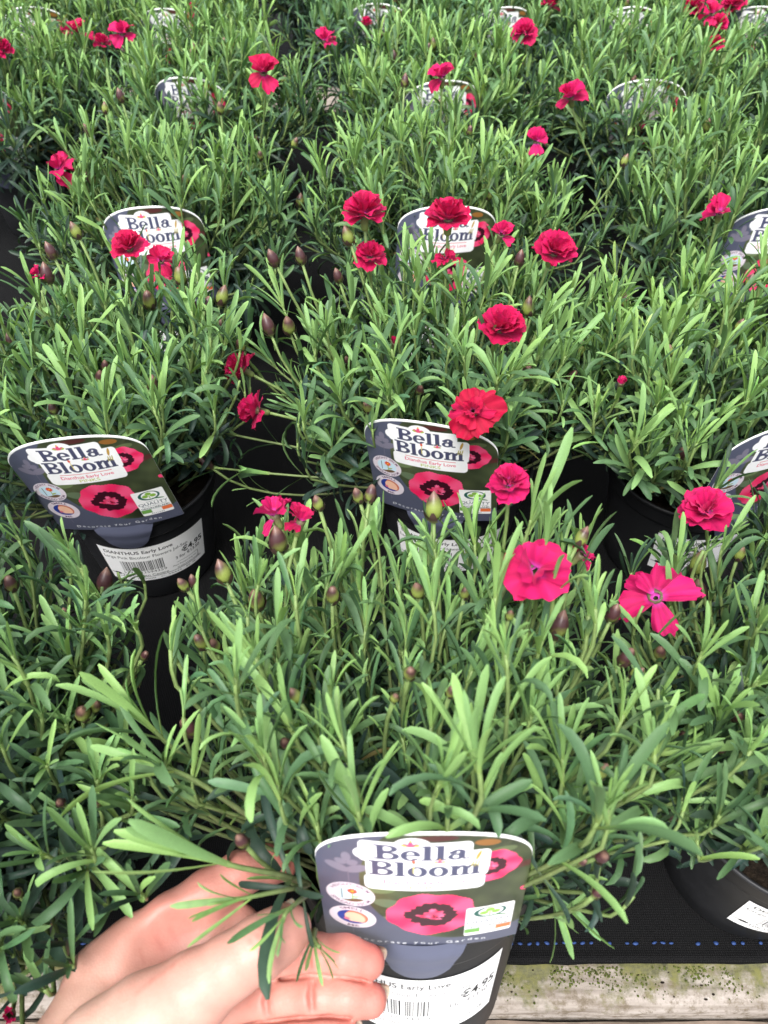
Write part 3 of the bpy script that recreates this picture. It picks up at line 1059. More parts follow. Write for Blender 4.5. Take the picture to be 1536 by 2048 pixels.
def make_shoot(path, rr, lscale=1.0, tuft=True, sparse=1.0, start=0.15, big=0.0):
    """leafy shoot along a list of Vectors; returns Shoot"""
    sh = Shoot()
    n = len(path)
    seg = [(path[i + 1] - path[i]).length for i in range(n - 1)]
    L = sum(seg)
    def pt(d):
        d = max(0, min(d, L - 1e-6))
        for i, s in enumerate(seg):
            if d <= s:
                t = d / max(s, 1e-9)
                return path[i].lerp(path[i + 1], t), (path[i + 1] - path[i]).normalized()
            d -= s
        return path[-1], (path[-1] - path[-2]).normalized()
    r0 = rr.uniform(0.0011, 0.0015)
    sh.pts = path
    sh.rads = [r0 * (1 - 0.35 * i / (n - 1)) for i in range(n)]
    sh.leaves = []
    phase = rr.uniform(0, math.pi)
    d = L * start + rr.uniform(0, 0.006)
    k = 0
    nodes = []
    while d < L - 0.009:
        nodes.append((d, False)); d += rr.uniform(0.010, 0.017) * sparse
    if tuft:
        for dd in (0.008, 0.005, 0.0025, 0.0006):
            nodes.append((L - dd, True))
    nt_ = len(nodes)
    for i, (d, tip) in enumerate(nodes):
        p, t = pt(d)
        ref = Vector((0.2, 0.3, 0.93)).cross(t)
        if ref.length < 1e-3:
            ref = t.orthogonal()
        ref.normalize()
        b = t.cross(ref)
        phase += math.pi / 2 + rr.uniform(-.25, .25)
        u = d / L
        for side in (0, math.pi):
            a = phase + side + rr.uniform(-.2, .2)
            e = ref * math.cos(a) + b * math.sin(a)
            if tip:
                j = nt_ - 1 - i                    # 3..0 outer to inner
                ang = R((4, 9, 15, 24)[j] + rr.uniform(-4, 8))
                ln = (0.017, 0.027, 0.035, 0.038)[j] * rr.uniform(.8, 1.2) * lscale
                age = FRESH if j < 3 or rr.random() < .5 else MID
                ti = rr.choice(UPRIGHT)
                hw = rr.choice((0, 1, 1)) if j else 0
            else:
                if rr.random() < 0.10:
                    continue
                near_tip = u > 0.62
                ang = R(rr.uniform(14, 42) if near_tip else rr.uniform(34, 85))
                ln = rr.uniform(0.030, 0.044) * lscale * (1.0 if near_tip else rr.uniform(.75, 1.1))
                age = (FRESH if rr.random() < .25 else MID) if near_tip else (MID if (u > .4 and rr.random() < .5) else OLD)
                ti = rr.choice(SPREAD)
                hw = rr.choice((1, 2, 2))
                if not near_tip and rr.random() < .022:
                    age, hw = DRY, 0
            if big:
                ln *= 1 + big * 0.3
            sh.leaves.append((leaf_frame(p, t, e, ang, ln), ti, hw, age, u))
        k += 1
    # little axillary shoots
    return sh

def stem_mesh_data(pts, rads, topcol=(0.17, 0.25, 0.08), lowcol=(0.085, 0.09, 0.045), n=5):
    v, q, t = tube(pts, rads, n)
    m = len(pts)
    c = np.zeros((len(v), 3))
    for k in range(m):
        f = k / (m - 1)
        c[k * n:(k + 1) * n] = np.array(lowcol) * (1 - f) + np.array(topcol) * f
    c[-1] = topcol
    return v, q, t, c

# --- bud meshes
def bud_mesh(seed, pointed):
    rr = random.Random(seed)
    prof = [(0.0, 0.0), (0.25, 0.02), (0.42, 0.14), (0.50, 0.34), (0.48, 0.55), (0.36, 0.76), (0.20, 0.92), (0.03, 1.08 if pointed else 0.98)]
    n = 10
    v, c = [], []
    for i in range(n):
        a = 2 * math.pi * i / n
        for r, z in prof:
            k = 1 + 0.05 * math.sin(5 * a)
            v.append((r * k * math.cos(a) * 0.64, r * k * math.sin(a) * 0.64, z))
            g = np.array((0.20, 0.25, 0.055)); pu = np.array((0.056, 0.021, 0.024)); tan = np.array((0.26, 0.15, 0.11))
            f = min(max((z - 0.30 + 0.16 * math.sin(a + seed) + (0.2 if seed % 2 else -0.2)) / 0.25, 0), 1)
            cc = g * (1 - f) + pu * f
            if z > 0.88:
                cc = cc * 0.4 + tan * 0.6
            c.append(cc)
    q = grid_quads(n, len(prof), True)
    # two pairs of scale bracts hugging the base
    v = list(v); off = len(v)
    for b in range(4):
        a0 = b * math.pi / 2 + rr.uniform(-.2, .2)
        o2 = len(v)
        for i in range(4):
            w = i / 3.0
            for sgn in (-1, 0, 1):
                a = a0 + sgn * 0.75 * (1 - w * .85)
                rad = 0.30 + 0.26 * math.sin(min(w * 1.9, 1.57))
                v.append((rad * .70 * math.cos(a), rad * .70 * math.sin(a), -0.10 + 0.46 * w))
                c.append(np.array((0.055, 0.030, 0.026)) if w > .25 else np.array((0.12, 0.14, 0.05)))
        q += grid_quads(4, 3, False, o2)
    me = fast_mesh('bud', np.array(v), q, np.array(c))
    me.materials.append(M_BUD)
    return me
BUDS = [bud_mesh(s, s % 3 != 0) for s in range(6)]

# --- petal meshes: grows along +y from the flower axis, upper face +z
def petal_mesh(seed):
    rr = random.Random(seed)
    na, nb = 11, 8
    v, c = [], []
    ph = rr.uniform(0, 6.28); amp = rr.uniform(.07, .15); curl = rr.uniform(.1, .5); k2 = rr.uniform(4.0, 7.0)
    teeth = [rr.uniform(-.05, .05) for _ in range(na)]
    for i in range(na):
        a = i / (na - 1) * 2 - 1
        for j in range(nb):
            b = j / (nb - 1)
            width = 0.10 + 0.58 * b ** 0.75
            if b > .75:
                width *= 1 - 0.10 * ((b - .75) / .25) ** 2
            edge = 1.0 - 0.24 * abs(a) ** 2.2 + (teeth[i] + (0.03 if i % 2 else -0.03)) * (b ** 3)
            x = a * width
            y = b * edge
            z = amp * math.sin(k2 * a * .5 + ph) * b ** 1.5 + 0.06 * math.sin(9 * a + ph * 2) * b ** 3 - curl * b ** 2.5 * .45 + 0.10 * (a * a) * b
            v.append((x, y, z))
            t = max(0, 1 - b / .22)
            vein = (0.86 + 0.16 * math.sin(a * 22)) * (0.72 + 0.28 * min(1, b / .6))  # veins, plus shading painted darker towards the petal base
            base = np.array((1.0, 1.0, 1.0)) * vein
            throat = np.array((1.0, 7.0, 3.4))
            c.append(base * (1 - t) + throat * t)
    me = fast_mesh('petal', np.array(v), grid_quads(na, nb), np.array(c))
    me.materials.append(M_PETAL)
    return me
PETALS = [petal_mesh(s) for s in range(10)]

def calyx_mesh():
    prof = [(0.0, -0.2), (0.0016, -0.2), (0.0022, 0.0), (0.0030, 0.8), (0.0033, 2.4), (0.0034, 4.8), (0.0036, 7.0), (0.0044, 9.0), (0.0028, 8.8)]
    n = 10
    v, c = [], []
    for i in range(n):
        a = 2 * math.pi * i / n
        for r, z in prof:
            zz = z * 0.0016
            if z > 8.9:
                zz += 0.0015 * (1 if i % 2 else -0.3)
            v.append((r * math.cos(a), r * math.sin(a), zz))
            f = min(max((z - 2) / 5, 0), 1)
            c.append(np.array((0.15, 0.20, 0.06)) * (1 - f) + np.array((0.105, 0.085, 0.045)) * f)
    me = fast_mesh('calyx', np.array(v), grid_quads(n, len(prof), True), np.array(c))
    me.materials.append(M_STEM)
    return me
CALYX = calyx_mesh()

def frame_from(d, spin=0.0):
    z = d.normalized()
    x = z.orthogonal().normalized()
    m = Matrix((x, z.cross(x), z)).transposed()
    return m @ Matrix.Rotation(spin, 3, 'Z')

def stalk_leaves(stalk, path, rr_):
    for f in (.38, .62, .82):
        i = int(f * (len(path) - 1))
        t_ = (path[i + 1] - path[i]).normalized()
        ref = t_.orthogonal().normalized()
        a = rr_.uniform(0, 6.28)
        for sd_ in (0, math.pi):
            e = ref * math.cos(a + sd_) + t_.cross(ref) * math.sin(a + sd_)
            ln = rr_.uniform(.026, .036) * (1.15 - f * .75)
            o = put('leaf', leaf_mesh(rr_.choice(UPRIGHT), 0, FRESH if f > .5 else MID), None, stalk)
            o.matrix_local = leaf_frame(path[i], t_, e, R(rr_.uniform(12, 38)), ln)

def add_flower(plant, pos, axis, dia, kind, rr, hue=0.5, stem_from=None):
    """flower centre pos and axis in the plant's local frame; dia in metres"""
    r = dia / 2
    M = frame_from(axis, rr.uniform(0, 6.28))
    cal = put('flower', CALYX, None, plant)
    sc_ = max(0.7, dia / 0.030)
    m4 = M.to_4x4() @ Matrix.Scale(sc_ * 0.85, 4)
    m4.translation = pos - axis.normalized() * 0.0125 * sc_
    cal.matrix_local = m4
    inv = m4.inverted()
    if kind == 'double':
        rings = [(5, 20, 1.0, -.004), (5, 44, .95, -.002), (5, 64, .85, 0.0), (4, 80, .70, .001)]
    elif kind == 'loose':
        rings = [(5, 14, 1.15, -.003), (1, 62, .7, 0)]
    elif kind == 'half':
        rings = [(2, -4, 1.05, -.003), (3, 46, 1.0, -.001), (3, 72, .75, 0)]
    elif kind == 'cup':
        rings = [(4, 16, 1.05, -.003), (3, 58, .85, 0)]
    elif kind == 'open':
        rings = [(5, 0, 1.12, -.004), (3, 30, .85, -.002), (4, 58, .55, 0), (4, 74, .40, .001)]
    else:   # 'tip' : just breaking bud
        rings = [(4, 78, .75, -.002)]
    red = np.array((0.58, 0.005, 0.050)); pink = np.array((0.74, 0.012, 0.160))
    for (cnt, elev, ln, dz) in rings:
        ph = rr.uniform(0, 6.28)
        for i in range(cnt):
            az = ph + 2 * math.pi * i / cnt * (1 if cnt > 3 or kind != 'half' else .62) + rr.uniform(-.22, .22)
            el = R(elev + rr.uniform(-12, 12) * (1 if kind == 'double' else 2.9 if kind == 'loose' else 1.9))
            e = Vector((math.cos(az), math.sin(az), 0))
            y = e * math.cos(el) + Vector((0, 0, 1)) * math.sin(el)
            z = -e * math.sin(el) + Vector((0, 0, 1)) * math.cos(el)
            x = y.cross(z)
            s = r * ln * rr.uniform(.88, 1.1)
            pm = Matrix((x * s * rr.uniform(.9, 1.15) * (.62 if kind == 'loose' else .88 if kind in ('half', 'open') else 1.22 if kind == 'cup' else 1), y * s, z * s * (1 if kind == 'double' else 1.5))).transposed().to_4x4()
            base = M @ (e * 0.0012 + Vector((0, 0, dz + .001)))
            wm = M.to_4x4() @ pm
            wm.translation = pos + base
            p = put('petal', PETALS[rr.randrange(10)], None, cal)
            p.matrix_local = inv @ wm
            h = min(max(hue + rr.uniform(-.18, .18), 0), 1)
            cc = (red * (1 - h) + pink * h) * rr.uniform(.85, 1.1)
            p.color = (cc[0], cc[1], cc[2], 1)
    # stalk
    if stem_from is None:
        stem_from = Vector((pos.x * .3, pos.y * .3, 0.085))
        if Vector((stem_from.x, stem_from.y)).length > .04:
            k = .04 / Vector((stem_from.x, stem_from.y)).length
            stem_from.x *= k; stem_from.y *= k
    bp = Vector(m4.translation)
    path = bez(stem_from, bp - axis.normalized() * 0.45 * (bp - stem_from).length, bp, 9)
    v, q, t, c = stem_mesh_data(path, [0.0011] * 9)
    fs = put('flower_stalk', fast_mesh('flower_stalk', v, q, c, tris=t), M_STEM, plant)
    if kind != 'tip':
        stalk_leaves(fs, path, rr)
    return path

def add_bud(plant, pos, axis, size, rr, stalk=True):
    b = put('bud', BUDS[rr.randrange(6)], None, plant)
    m4 = frame_from(axis, rr.uniform(0, 6.28)).to_4x4() @ Matrix.Scale(size, 4)
    m4.translation = pos
    b.matrix_local = m4
    if stalk:
        hx = Vector((pos.x, pos.y))
        k = min(.42, .04 / max(hx.length, 1e-4))
        s0 = Vector((pos.x * k, pos.y * k, 0.085))
        path = bez(s0, pos - axis.normalized() * 0.4 * (pos - s0).length, pos, 8)
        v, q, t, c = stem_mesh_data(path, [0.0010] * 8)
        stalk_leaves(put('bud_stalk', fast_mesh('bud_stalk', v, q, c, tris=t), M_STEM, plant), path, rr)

# ------------------------------------------------------------------ whole plants
def grow(seed, n_shoots, Lm=0.108, hmul=1.0, lean=None, extra=(), wide=1.0, lscale=1.0):
    """list of shoots of one plant in local axes (soil at z = 0.083)"""
    rr = random.Random(seed)
    shoots = []
    for i in range(n_shoots):
        f = (i + .5) / n_shoots
        alpha = math.acos(1 - f * (1 - math.cos(R(69))))
        if i % 4 == 0:
            alpha = R(rr.uniform(5, 55))
        phi = i * 2.39996 + rr.uniform(-.3, .3)
        L = Lm * rr.uniform(.74, 1.12) * (1.04 - .12 * math.sin(alpha) ** 2)
        if i % 4 == 0:
            L *= rr.uniform(.40, .75)
        d = Vector((math.sin(alpha) * math.cos(phi) * wide, math.sin(alpha) * math.sin(phi) * wide, math.cos(alpha) * hmul + .08))
        b0 = Vector((math.cos(phi), math.sin(phi), 0)) * rr.uniform(.006, .046) * math.sin(alpha) ** .6
        b0.z = 0.082
        tip = b0 + d * L
        if lean:
            tip += Vector(lean) * L
        rad = Vector((tip.x, tip.y)).length
        if rad > .05:                       # outer shoots rest on the rim
            tip.z = max(tip.z, 0.110 - max(0, rad - .08) * .35 + rr.uniform(0, .016))
        mid = b0.lerp(tip, .5) + Vector((math.cos(phi), math.sin(phi), 0)) * L * .17 * math.sin(alpha) + Vector((0, 0, .006 * math.sin(alpha)))
        mid += Vector((rr.gauss(0, .005), rr.gauss(0, .005), rr.gauss(0, .003)))
        path = bez(b0, mid, tip, 8)
        # tips turn up to the light
        up = Vector((rr.uniform(-.30, .30), rr.uniform(-.30, .30), 1)).normalized()
        end = path[-1]
        tdir = (path[-1] - path[-2]).normalized()
        nd = (tdir * .42 + up * .72).normalized()
        path.append(end + nd * 0.009)
        path.append(end + nd * 0.009 + (nd * .4 + up * .75).normalized() * 0.009)
        sh = make_shoot(path, rr, lscale * rr.uniform(.8, 1.15))
        if i % 4 == 0 or alpha > R(46):
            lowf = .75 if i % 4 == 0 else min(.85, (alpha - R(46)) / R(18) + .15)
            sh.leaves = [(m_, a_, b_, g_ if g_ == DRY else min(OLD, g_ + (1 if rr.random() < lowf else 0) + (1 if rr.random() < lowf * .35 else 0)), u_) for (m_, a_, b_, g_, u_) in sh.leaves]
        shoots.append(sh)
    shoots.extend(extra)
    return shoots

def project(p):
    d = p - CO
    Z = d.dot(CF)
    return PW / 2 + F * d.dot(CR) / Z, PH / 2 - F * d.dot(CU) / Z

def tag_matrix(az, lean, lift=0.0, roll=0.0):
    a = R(az); ln = R(lean)
    out = Vector((math.sin(a), -math.cos(a), 0)); side = Vector((math.cos(a), math.sin(a), 0)); up = Vector((0, 0, 1))
    upv = (up * math.cos(ln) + out * math.sin(ln)).normalized()
    m = Matrix((side, upv, side.cross(upv))).transposed().to_4x4() @ Matrix.Rotation(R(roll), 4, 'Z')
    m.translation = out * (POT_R - 0.0005) + up * (0.1005 + lift)
    return m

def clear_tag(shoots, tm, keep=()):
    """drop shoots and leaves that would pass through or hang before the tag, or over its tongue"""
    inv = tm.inverted()
    def bad(p, pad=.002):
        q = inv @ p
        low = q.y < 0
        hw = TW / 2 + pad if not low else TW / 2 - .004
        return abs(q.x) < hw and -.05 < q.y < TH * .985 and q.z > -.003
    out = []
    for s in shoots:
        if s in keep:
            out.append(s); continue
        if any(bad(p) for p in s.pts[2:]):
            continue
        s.leaves = [lf for lf in s.leaves if not any(bad(lf[0] @ Vector(LT)) for LT in ((0, 0, 0), (0, .35, 0), (0, .65, -.08), (0, .95, -.15), (0, .95, -.4)))]
        out.append(s)
    return out

def clear_region(shoots, mw, inside, keep=()):
    """drop shoots and leaves parted by the hand (inside: test on where they show)"""
    out = []
    for s in shoots:
        if s in keep:
            out.append(s); continue
        if any(inside(*project(mw @ p)) for p in s.pts[3:]):
            continue
        s.leaves = [lf for lf in s.leaves if not any(inside(*project(mw @ (lf[0] @ Vector(q)))) for q in ((0, 0, 0), (0, .5, -.05), (0, .95, -.15)))]
        out.append(s)
    return out

def foliage_mesh(name, leaves, seed):
    n = len(leaves)
    rs_ = np.random.RandomState(seed)
    P = np.zeros((n, 24, 3)); C = np.zeros((n, 24, 3))
    colc = {a: leaf_cols(a) for a in (0, 1, 2, 3)}
    for k, (m, ti, hw, age, u) in enumerate(leaves):
        A = np.array(m)
        P[k] = leaf_points(ti, hw) @ A[:3, :3].T + A[:3, 3]
        j = rs_.normal(1, .10)
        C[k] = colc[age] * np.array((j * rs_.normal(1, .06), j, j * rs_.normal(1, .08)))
    Q = (LEAF_Q[None] + (np.arange(n) * 24)[:, None, None]).reshape(-1, 4)
    return fast_mesh(name, P.reshape(-1, 3), Q, np.clip(C.reshape(-1, 3), 0, 1))

def stems_mesh(name, shoots):
    V, Q, T, C = [], [], [], []
    off = 0
    for s in shoots:
        v, q, t, c = stem_mesh_data(s.pts, s.rads, n=4)
        V.append(v); C.append(c)
        Q.extend([[a + off for a in f] for f in q]); T.extend([[a + off for a in f] for f in t])
        off += len(v)
    return fast_mesh(name, np.concatenate(V), Q, np.concatenate(C), tris=T)

def plant_near(root, shoots, seed, n_objects=300):
    """shoots as stem objects with their best seen leaves as sub-parts; the rest is one mass"""
    mw = root.matrix_basis
    scored = []
    for si, s in enumerate(shoots):
        for lf in s.leaves:
            m = mw @ lf[0]
            p = m.translation
            ln = lf[0].col[1].xyz.length
            tip = m @ Vector((0, .6, 0))
            dist = (tip - CO).length
            top = tip.z - mw.translation.z
            # exposure: leaves high in the dome or on the near flank
            local = lf[0] @ Vector((0, .6, 0))
            ex = local.z + 0.35 * max(0, mw.translation.y - tip.y) + 0.15 * Vector((local.x, local.y)).length
            scored.append((ln / dist * (0.2 + max(0, ex - .05) * 6) * (1.2 if lf[3] == FRESH else 1.0 if lf[3] == MID else .55), si, lf))
    scored.sort(key=lambda a: -a[0])
    chosen = scored[:n_objects]
    rest = [a[2] for a in scored[n_objects:]]
    stems = {}
    for si, s in enumerate(shoots):
        v, q, t, c = stem_mesh_data(s.pts, s.rads)
        stems[si] = put('stem', fast_mesh('stem', v, q, c, tris=t), M_STEM, root)
    for _, si, lf in chosen:
        m, ti, hw, age, u = lf
        o = put('leaf', leaf_mesh(ti, hw, age), None, stems[si])
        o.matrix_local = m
    if rest:
        put('foliage', foliage_mesh('foliage', rest, seed), M_LEAF, root, kind='stuff')

def plant_base(name, loc, rotz=0.0, tilt=0.0):
    root = empty(name, loc, (tilt, 0, rotz))
    root.rotation_mode = 'XYZ'
    root.matrix_basis = Matrix.Translation(Vector(loc)) @ Matrix.Rotation(tilt, 4, 'X') @ Matrix.Rotation(rotz, 4, 'Z')
    put('pot', POT_MESH, M_POT, root)
    put('soil', SOIL_MESH, M_SOIL, root)
    return root

def add_tag(root_matrix, az, mesh, label, group, lean=13, lift=0.0, roll=0.0, inset=0.0):
    """plant tag clipped on the rim of the pot; az: 0 = towards the camera side (-y), in degrees"""
    a = R(az)
    out = Vector((math.sin(a), -math.cos(a), 0))
    side = Vector((math.cos(a), math.sin(a), 0))
    up = Vector((0, 0, 1))
    t = empty('plant_tag')
    m = tag_matrix(az, lean, lift, roll)
    t.matrix_basis = root_matrix @ m
    if mesh is TAG_HI and lift == 0.0 and lean > 15:
        t.matrix_basis = root_matrix @ m @ Matrix.Scale(.94, 4)
    tag(t, label, 'plant tag', group)
    put('card', mesh, M_PRINT, t)
    # tongue follows the pot wall below the rim
    vv, qq = make_tab_mesh()
    inv = m.inverted()
    w = []
    for (x, y, z) in vv:
        zz = 0.1012 + y
        r = max(wall_r(min(zz, .082)), 0) + 0.0012 if zz < 0.082 else 0.0602 + 0.0035 * min(1, (zz - .082) / .012)
        if zz < 0.088:
            r = wall_r(max(zz, 0.02)) + 0.0010 + max(0, (zz - 0.070)) / 0.018 * 0.0036
        b = x / 0.060
        p = (out * math.cos(b) + side * math.sin(b)) * r + up * zz
        w.append(tuple(inv @ p))
    put('tongue', fast_mesh('tongue', np.array(w), qq), M_TAB, t)
    return t

def add_sticker(root, az):
    s = put('price_sticker', STICKER, M_STICKER, root)
    s.matrix_local = Matrix.Rotation(R(az), 4, 'Z')

def dome_hit(mw, px, py, Rr=0.115, Hh=0.130, base=0.085):
    """where the pixel's ray meets the plant's crown, in plant axes"""
    inv = mw.inverted()
    o = inv @ CO
    d = (inv.to_3x3() @ ray(px, py))
    S = Vector((1 / Rr, 1 / Rr, 1 / Hh))
    oo = Vector((o.x * S.x, o.y * S.y, (o.z - base) * S.z)); dd = Vector((d.x * S.x, d.y * S.y, d.z * S.z))
    A, B, C = dd.dot(dd), 2 * oo.dot(dd), oo.dot(oo) - 1
    disc = B * B - 4 * A * C
    t = (-B - math.sqrt(disc)) / (2 * A) if disc > 0 else -B / (2 * A)
    p = o + d * t
    return p, (p - Vector((0, 0, base + .0))).normalized()

def px_size(mw, p, px):
    w = mw @ p
    Z = (w - CO).dot(CF)
    return px / F * Z

CAMV = lambda mw, p: (mw.inverted().to_3x3() @ (CO - mw @ p).normalized())

PLANTS = {}
# --- row one
held = Matrix.Translation(Vector((0.0165, 0.121, 0.0195))) @ Matrix.Rotation(R(-23), 4, 'X')
def pot_at(px, y):
    """pot whose rim centre shows at column px when standing at distance y"""
    z = POT_H
    Z = (Vector((0, y, z)) - CO).dot(CF)
    return Vector(((px - PW / 2) / F * Z, y, 0.001))

GROUP = 'potted pinks set out on the bench'
TGROUP = 'printed tags clipped on the pots'
near_specs = {
    # key: (pixel column of pot centre, distance y, spin, shoots, seed, label)
    'a_l': (15, 0.190, 0.4, 235, 11, 'leafy potted pink with few buds on black mat beside the bare hand'),
    'a_m': (None, None, 0, 320, 12, 'potted pink tipped back by the hand, many dark buds, pink flowers'),
    'a_r': (1590, 0.190, 1.2, 235, 13, 'potted pink at bench edge with ragged loose flower and double flower'),
    'b_l': (268, 0.446, 0.8, 240, 14, 'second-row potted pink, full price sticker showing below its tag'),
    'b_m': (905, 0.455, 2.2, 240, 15, 'second-row potted pink with sprawling side shoots and most crimson flowers'),
    'b_r': (1380, 0.455, 3.1, 240, 16, 'second-row potted pink with one opening bud, pot touching sprawling one'),
    'c_l': (360, 0.735, 1.1, 205, 17, 'third-row potted pink directly behind the fully visible price sticker'),
    'c_m': (865, 0.740, 0.2, 205, 18, 'third-row potted pink directly behind the sprawling many-flowered plant'),
    'c_r': (1440, 0.740, 2.7, 205, 19, 'third-row potted pink behind the plant with one opening bud'),
}

tag_specs = {
    'a_m': (0, TAG_HI, 'printed tag with pink flower photo on the pot tipped back by hand', 18, 0.0, 1.0),
    'b_l': (5, TAG_HI, 'fully visible printed tag above full price sticker in second row', 12, 0.0, 6),
    'b_m': (-16, TAG_HI, 'printed tag half covered by leaves of the hand-held plant', 12, 0.0, 3),
    'b_r': (20, TAG_HI, 'printed tag on second-row pot, half hidden by pink double flower', 10, 0.0, 2),
    'c_l': (4, TAG_MID, 'printed tag in third row with red flower covering its lettering', 6, 0.0, 2),
    'c_m': (4, TAG_MID, 'printed tag in third row behind two crimson double flowers', 8, 0.0, -2),
    'c_r': (8, TAG_MID, 'printed tag in third row with pink flower at its edge', 8, 0.0, 1),
}

def custom_shoot(mw, pts, rr, lscale=1.0, sparse=1.0, big=0.0, start=0.25, tuft=True):
    inv = mw.inverted()
    w = [inv @ at_depth(*p) for p in pts]
    # resample smoothly
    path = []
    n = len(w)
    for i in range(n - 1):
        p0, p1, p2, p3 = w[max(i - 1, 0)], w[i], w[i + 1], w[min(i + 2, n - 1)]
        for k in range(4):
            t = k / 4
            path.append(0.5 * ((2 * p1) + (p2 - p0) * t + (2 * p0 - 5 * p1 + 4 * p2 - p3) * t * t + (3 * p1 - p0 - 3 * p2 + p3) * t ** 3))
    path.append(w[-1])
    return make_shoot(path, rr, lscale, tuft, sparse, start, big)

# --- flowers seen in the photograph: plant, px, py, size px, kind, facing (up, out, camera, image-x), hue, crown scale
flowers = [
    ('a_m', 548, 1028, 92, 'half', (.9, .2, -.2, -.2), .95, 1.16), ('a_m', 603, 1040, 70, 'half', (.8, .1, -.4, .3), .6, 1.16),
    ('a_m', 1018, 968, 88, 'double', (1, .1, .2, -.1), .75, 1.20), ('a_m', 1070, 1140, 122, 'cup', (.55, .1, .75, -.2), .8, 1.2),
    ('a_m', 1165, 1108, 48, 'half', (.7, .2, 0, .6), .8, 1.12),
    ('a_r', 1310, 1192, 138, 'loose', (.85, .2, .25, -.35), .95, 1.2), ('a_r', 1412, 1022, 112, 'double', (.95, 0, .15, -.3), .8, 1.22),
    ('a_l', 20, 2030, 46, 'tip', (.6, .3, .5, .1), .6, 1.0),
    ('b_m', 1000, 655, 100, 'double', (.9, 0, .3, .2), .45, 1.15), ('b_m', 946, 822, 104, 'open', (.3, .1, .95, -.1), .12, 1.42),
    ('b_m', 790, 683, 34, 'tip', (.8, 0, .4, .1), .6, 1.08), ('b_m', 482, 738, 74, 'double', (.5, .2, .1, -.85), .5, .566),
    ('b_m', 510, 820, 78, 'double', (.15, .2, .2, -.95), .6, .556), ('b_r', 1243, 764, 36, 'tip', (.95, 0, .2, 0), .8, 1.05),
    ('b_m', 728, 425, 96, 'double', (1, .1, .0, 0), .45, 1.42), ('b_m', 897, 435, 96, 'double', (1, .05, .0, 0), .4, 1.42),
    ('b_m', 1108, 503, 94, 'double', (.95, 0, .2, .2), .5, 1.35), ('b_m', 740, 512, 66, 'double', (.95, 0, .2, 0), .45, 1.25),
    ('b_m', 1003, 468, 54, 'half', (.8, 0, .4, .3), .5, 1.35), ('b_m', 888, 515, 46, 'half', (.7, 0, .5, 0), .4, 1.25),
    ('b_l', 258, 495, 74, 'double', (.9, 0, .2, -.2), .35, 1.35), ('b_l', 322, 520, 56, 'half', (.8, 0, .4, .2), .45, 1.30), ('b_l', 76, 548, 36, 'half', (.6, 0, .1, -.6), .6, 1.25),
    ('b_r', 1440, 425, 70, 'half', (.8, 0, .4, 0), .7, 1.40),
    ('c_l', 117, 338, 72, 'half', (.9, 0, .3, -.2), .7, 1.12), ('c_l', 527, 143, 74, 'half', (.7, 0, .5, 0), .4, 1.42),
    ('c_m', 885, 153, 62, 'half', (.95, 0, .2, 0), .7, 1.40), ('c_m', 1072, 281, 52, 'half', (.8, 0, .4, 0), .85, 1.25),
    ('c_r', 1140, 193, 66, 'half', (.8, 0, .3, -.3), .7, 1.25),
]
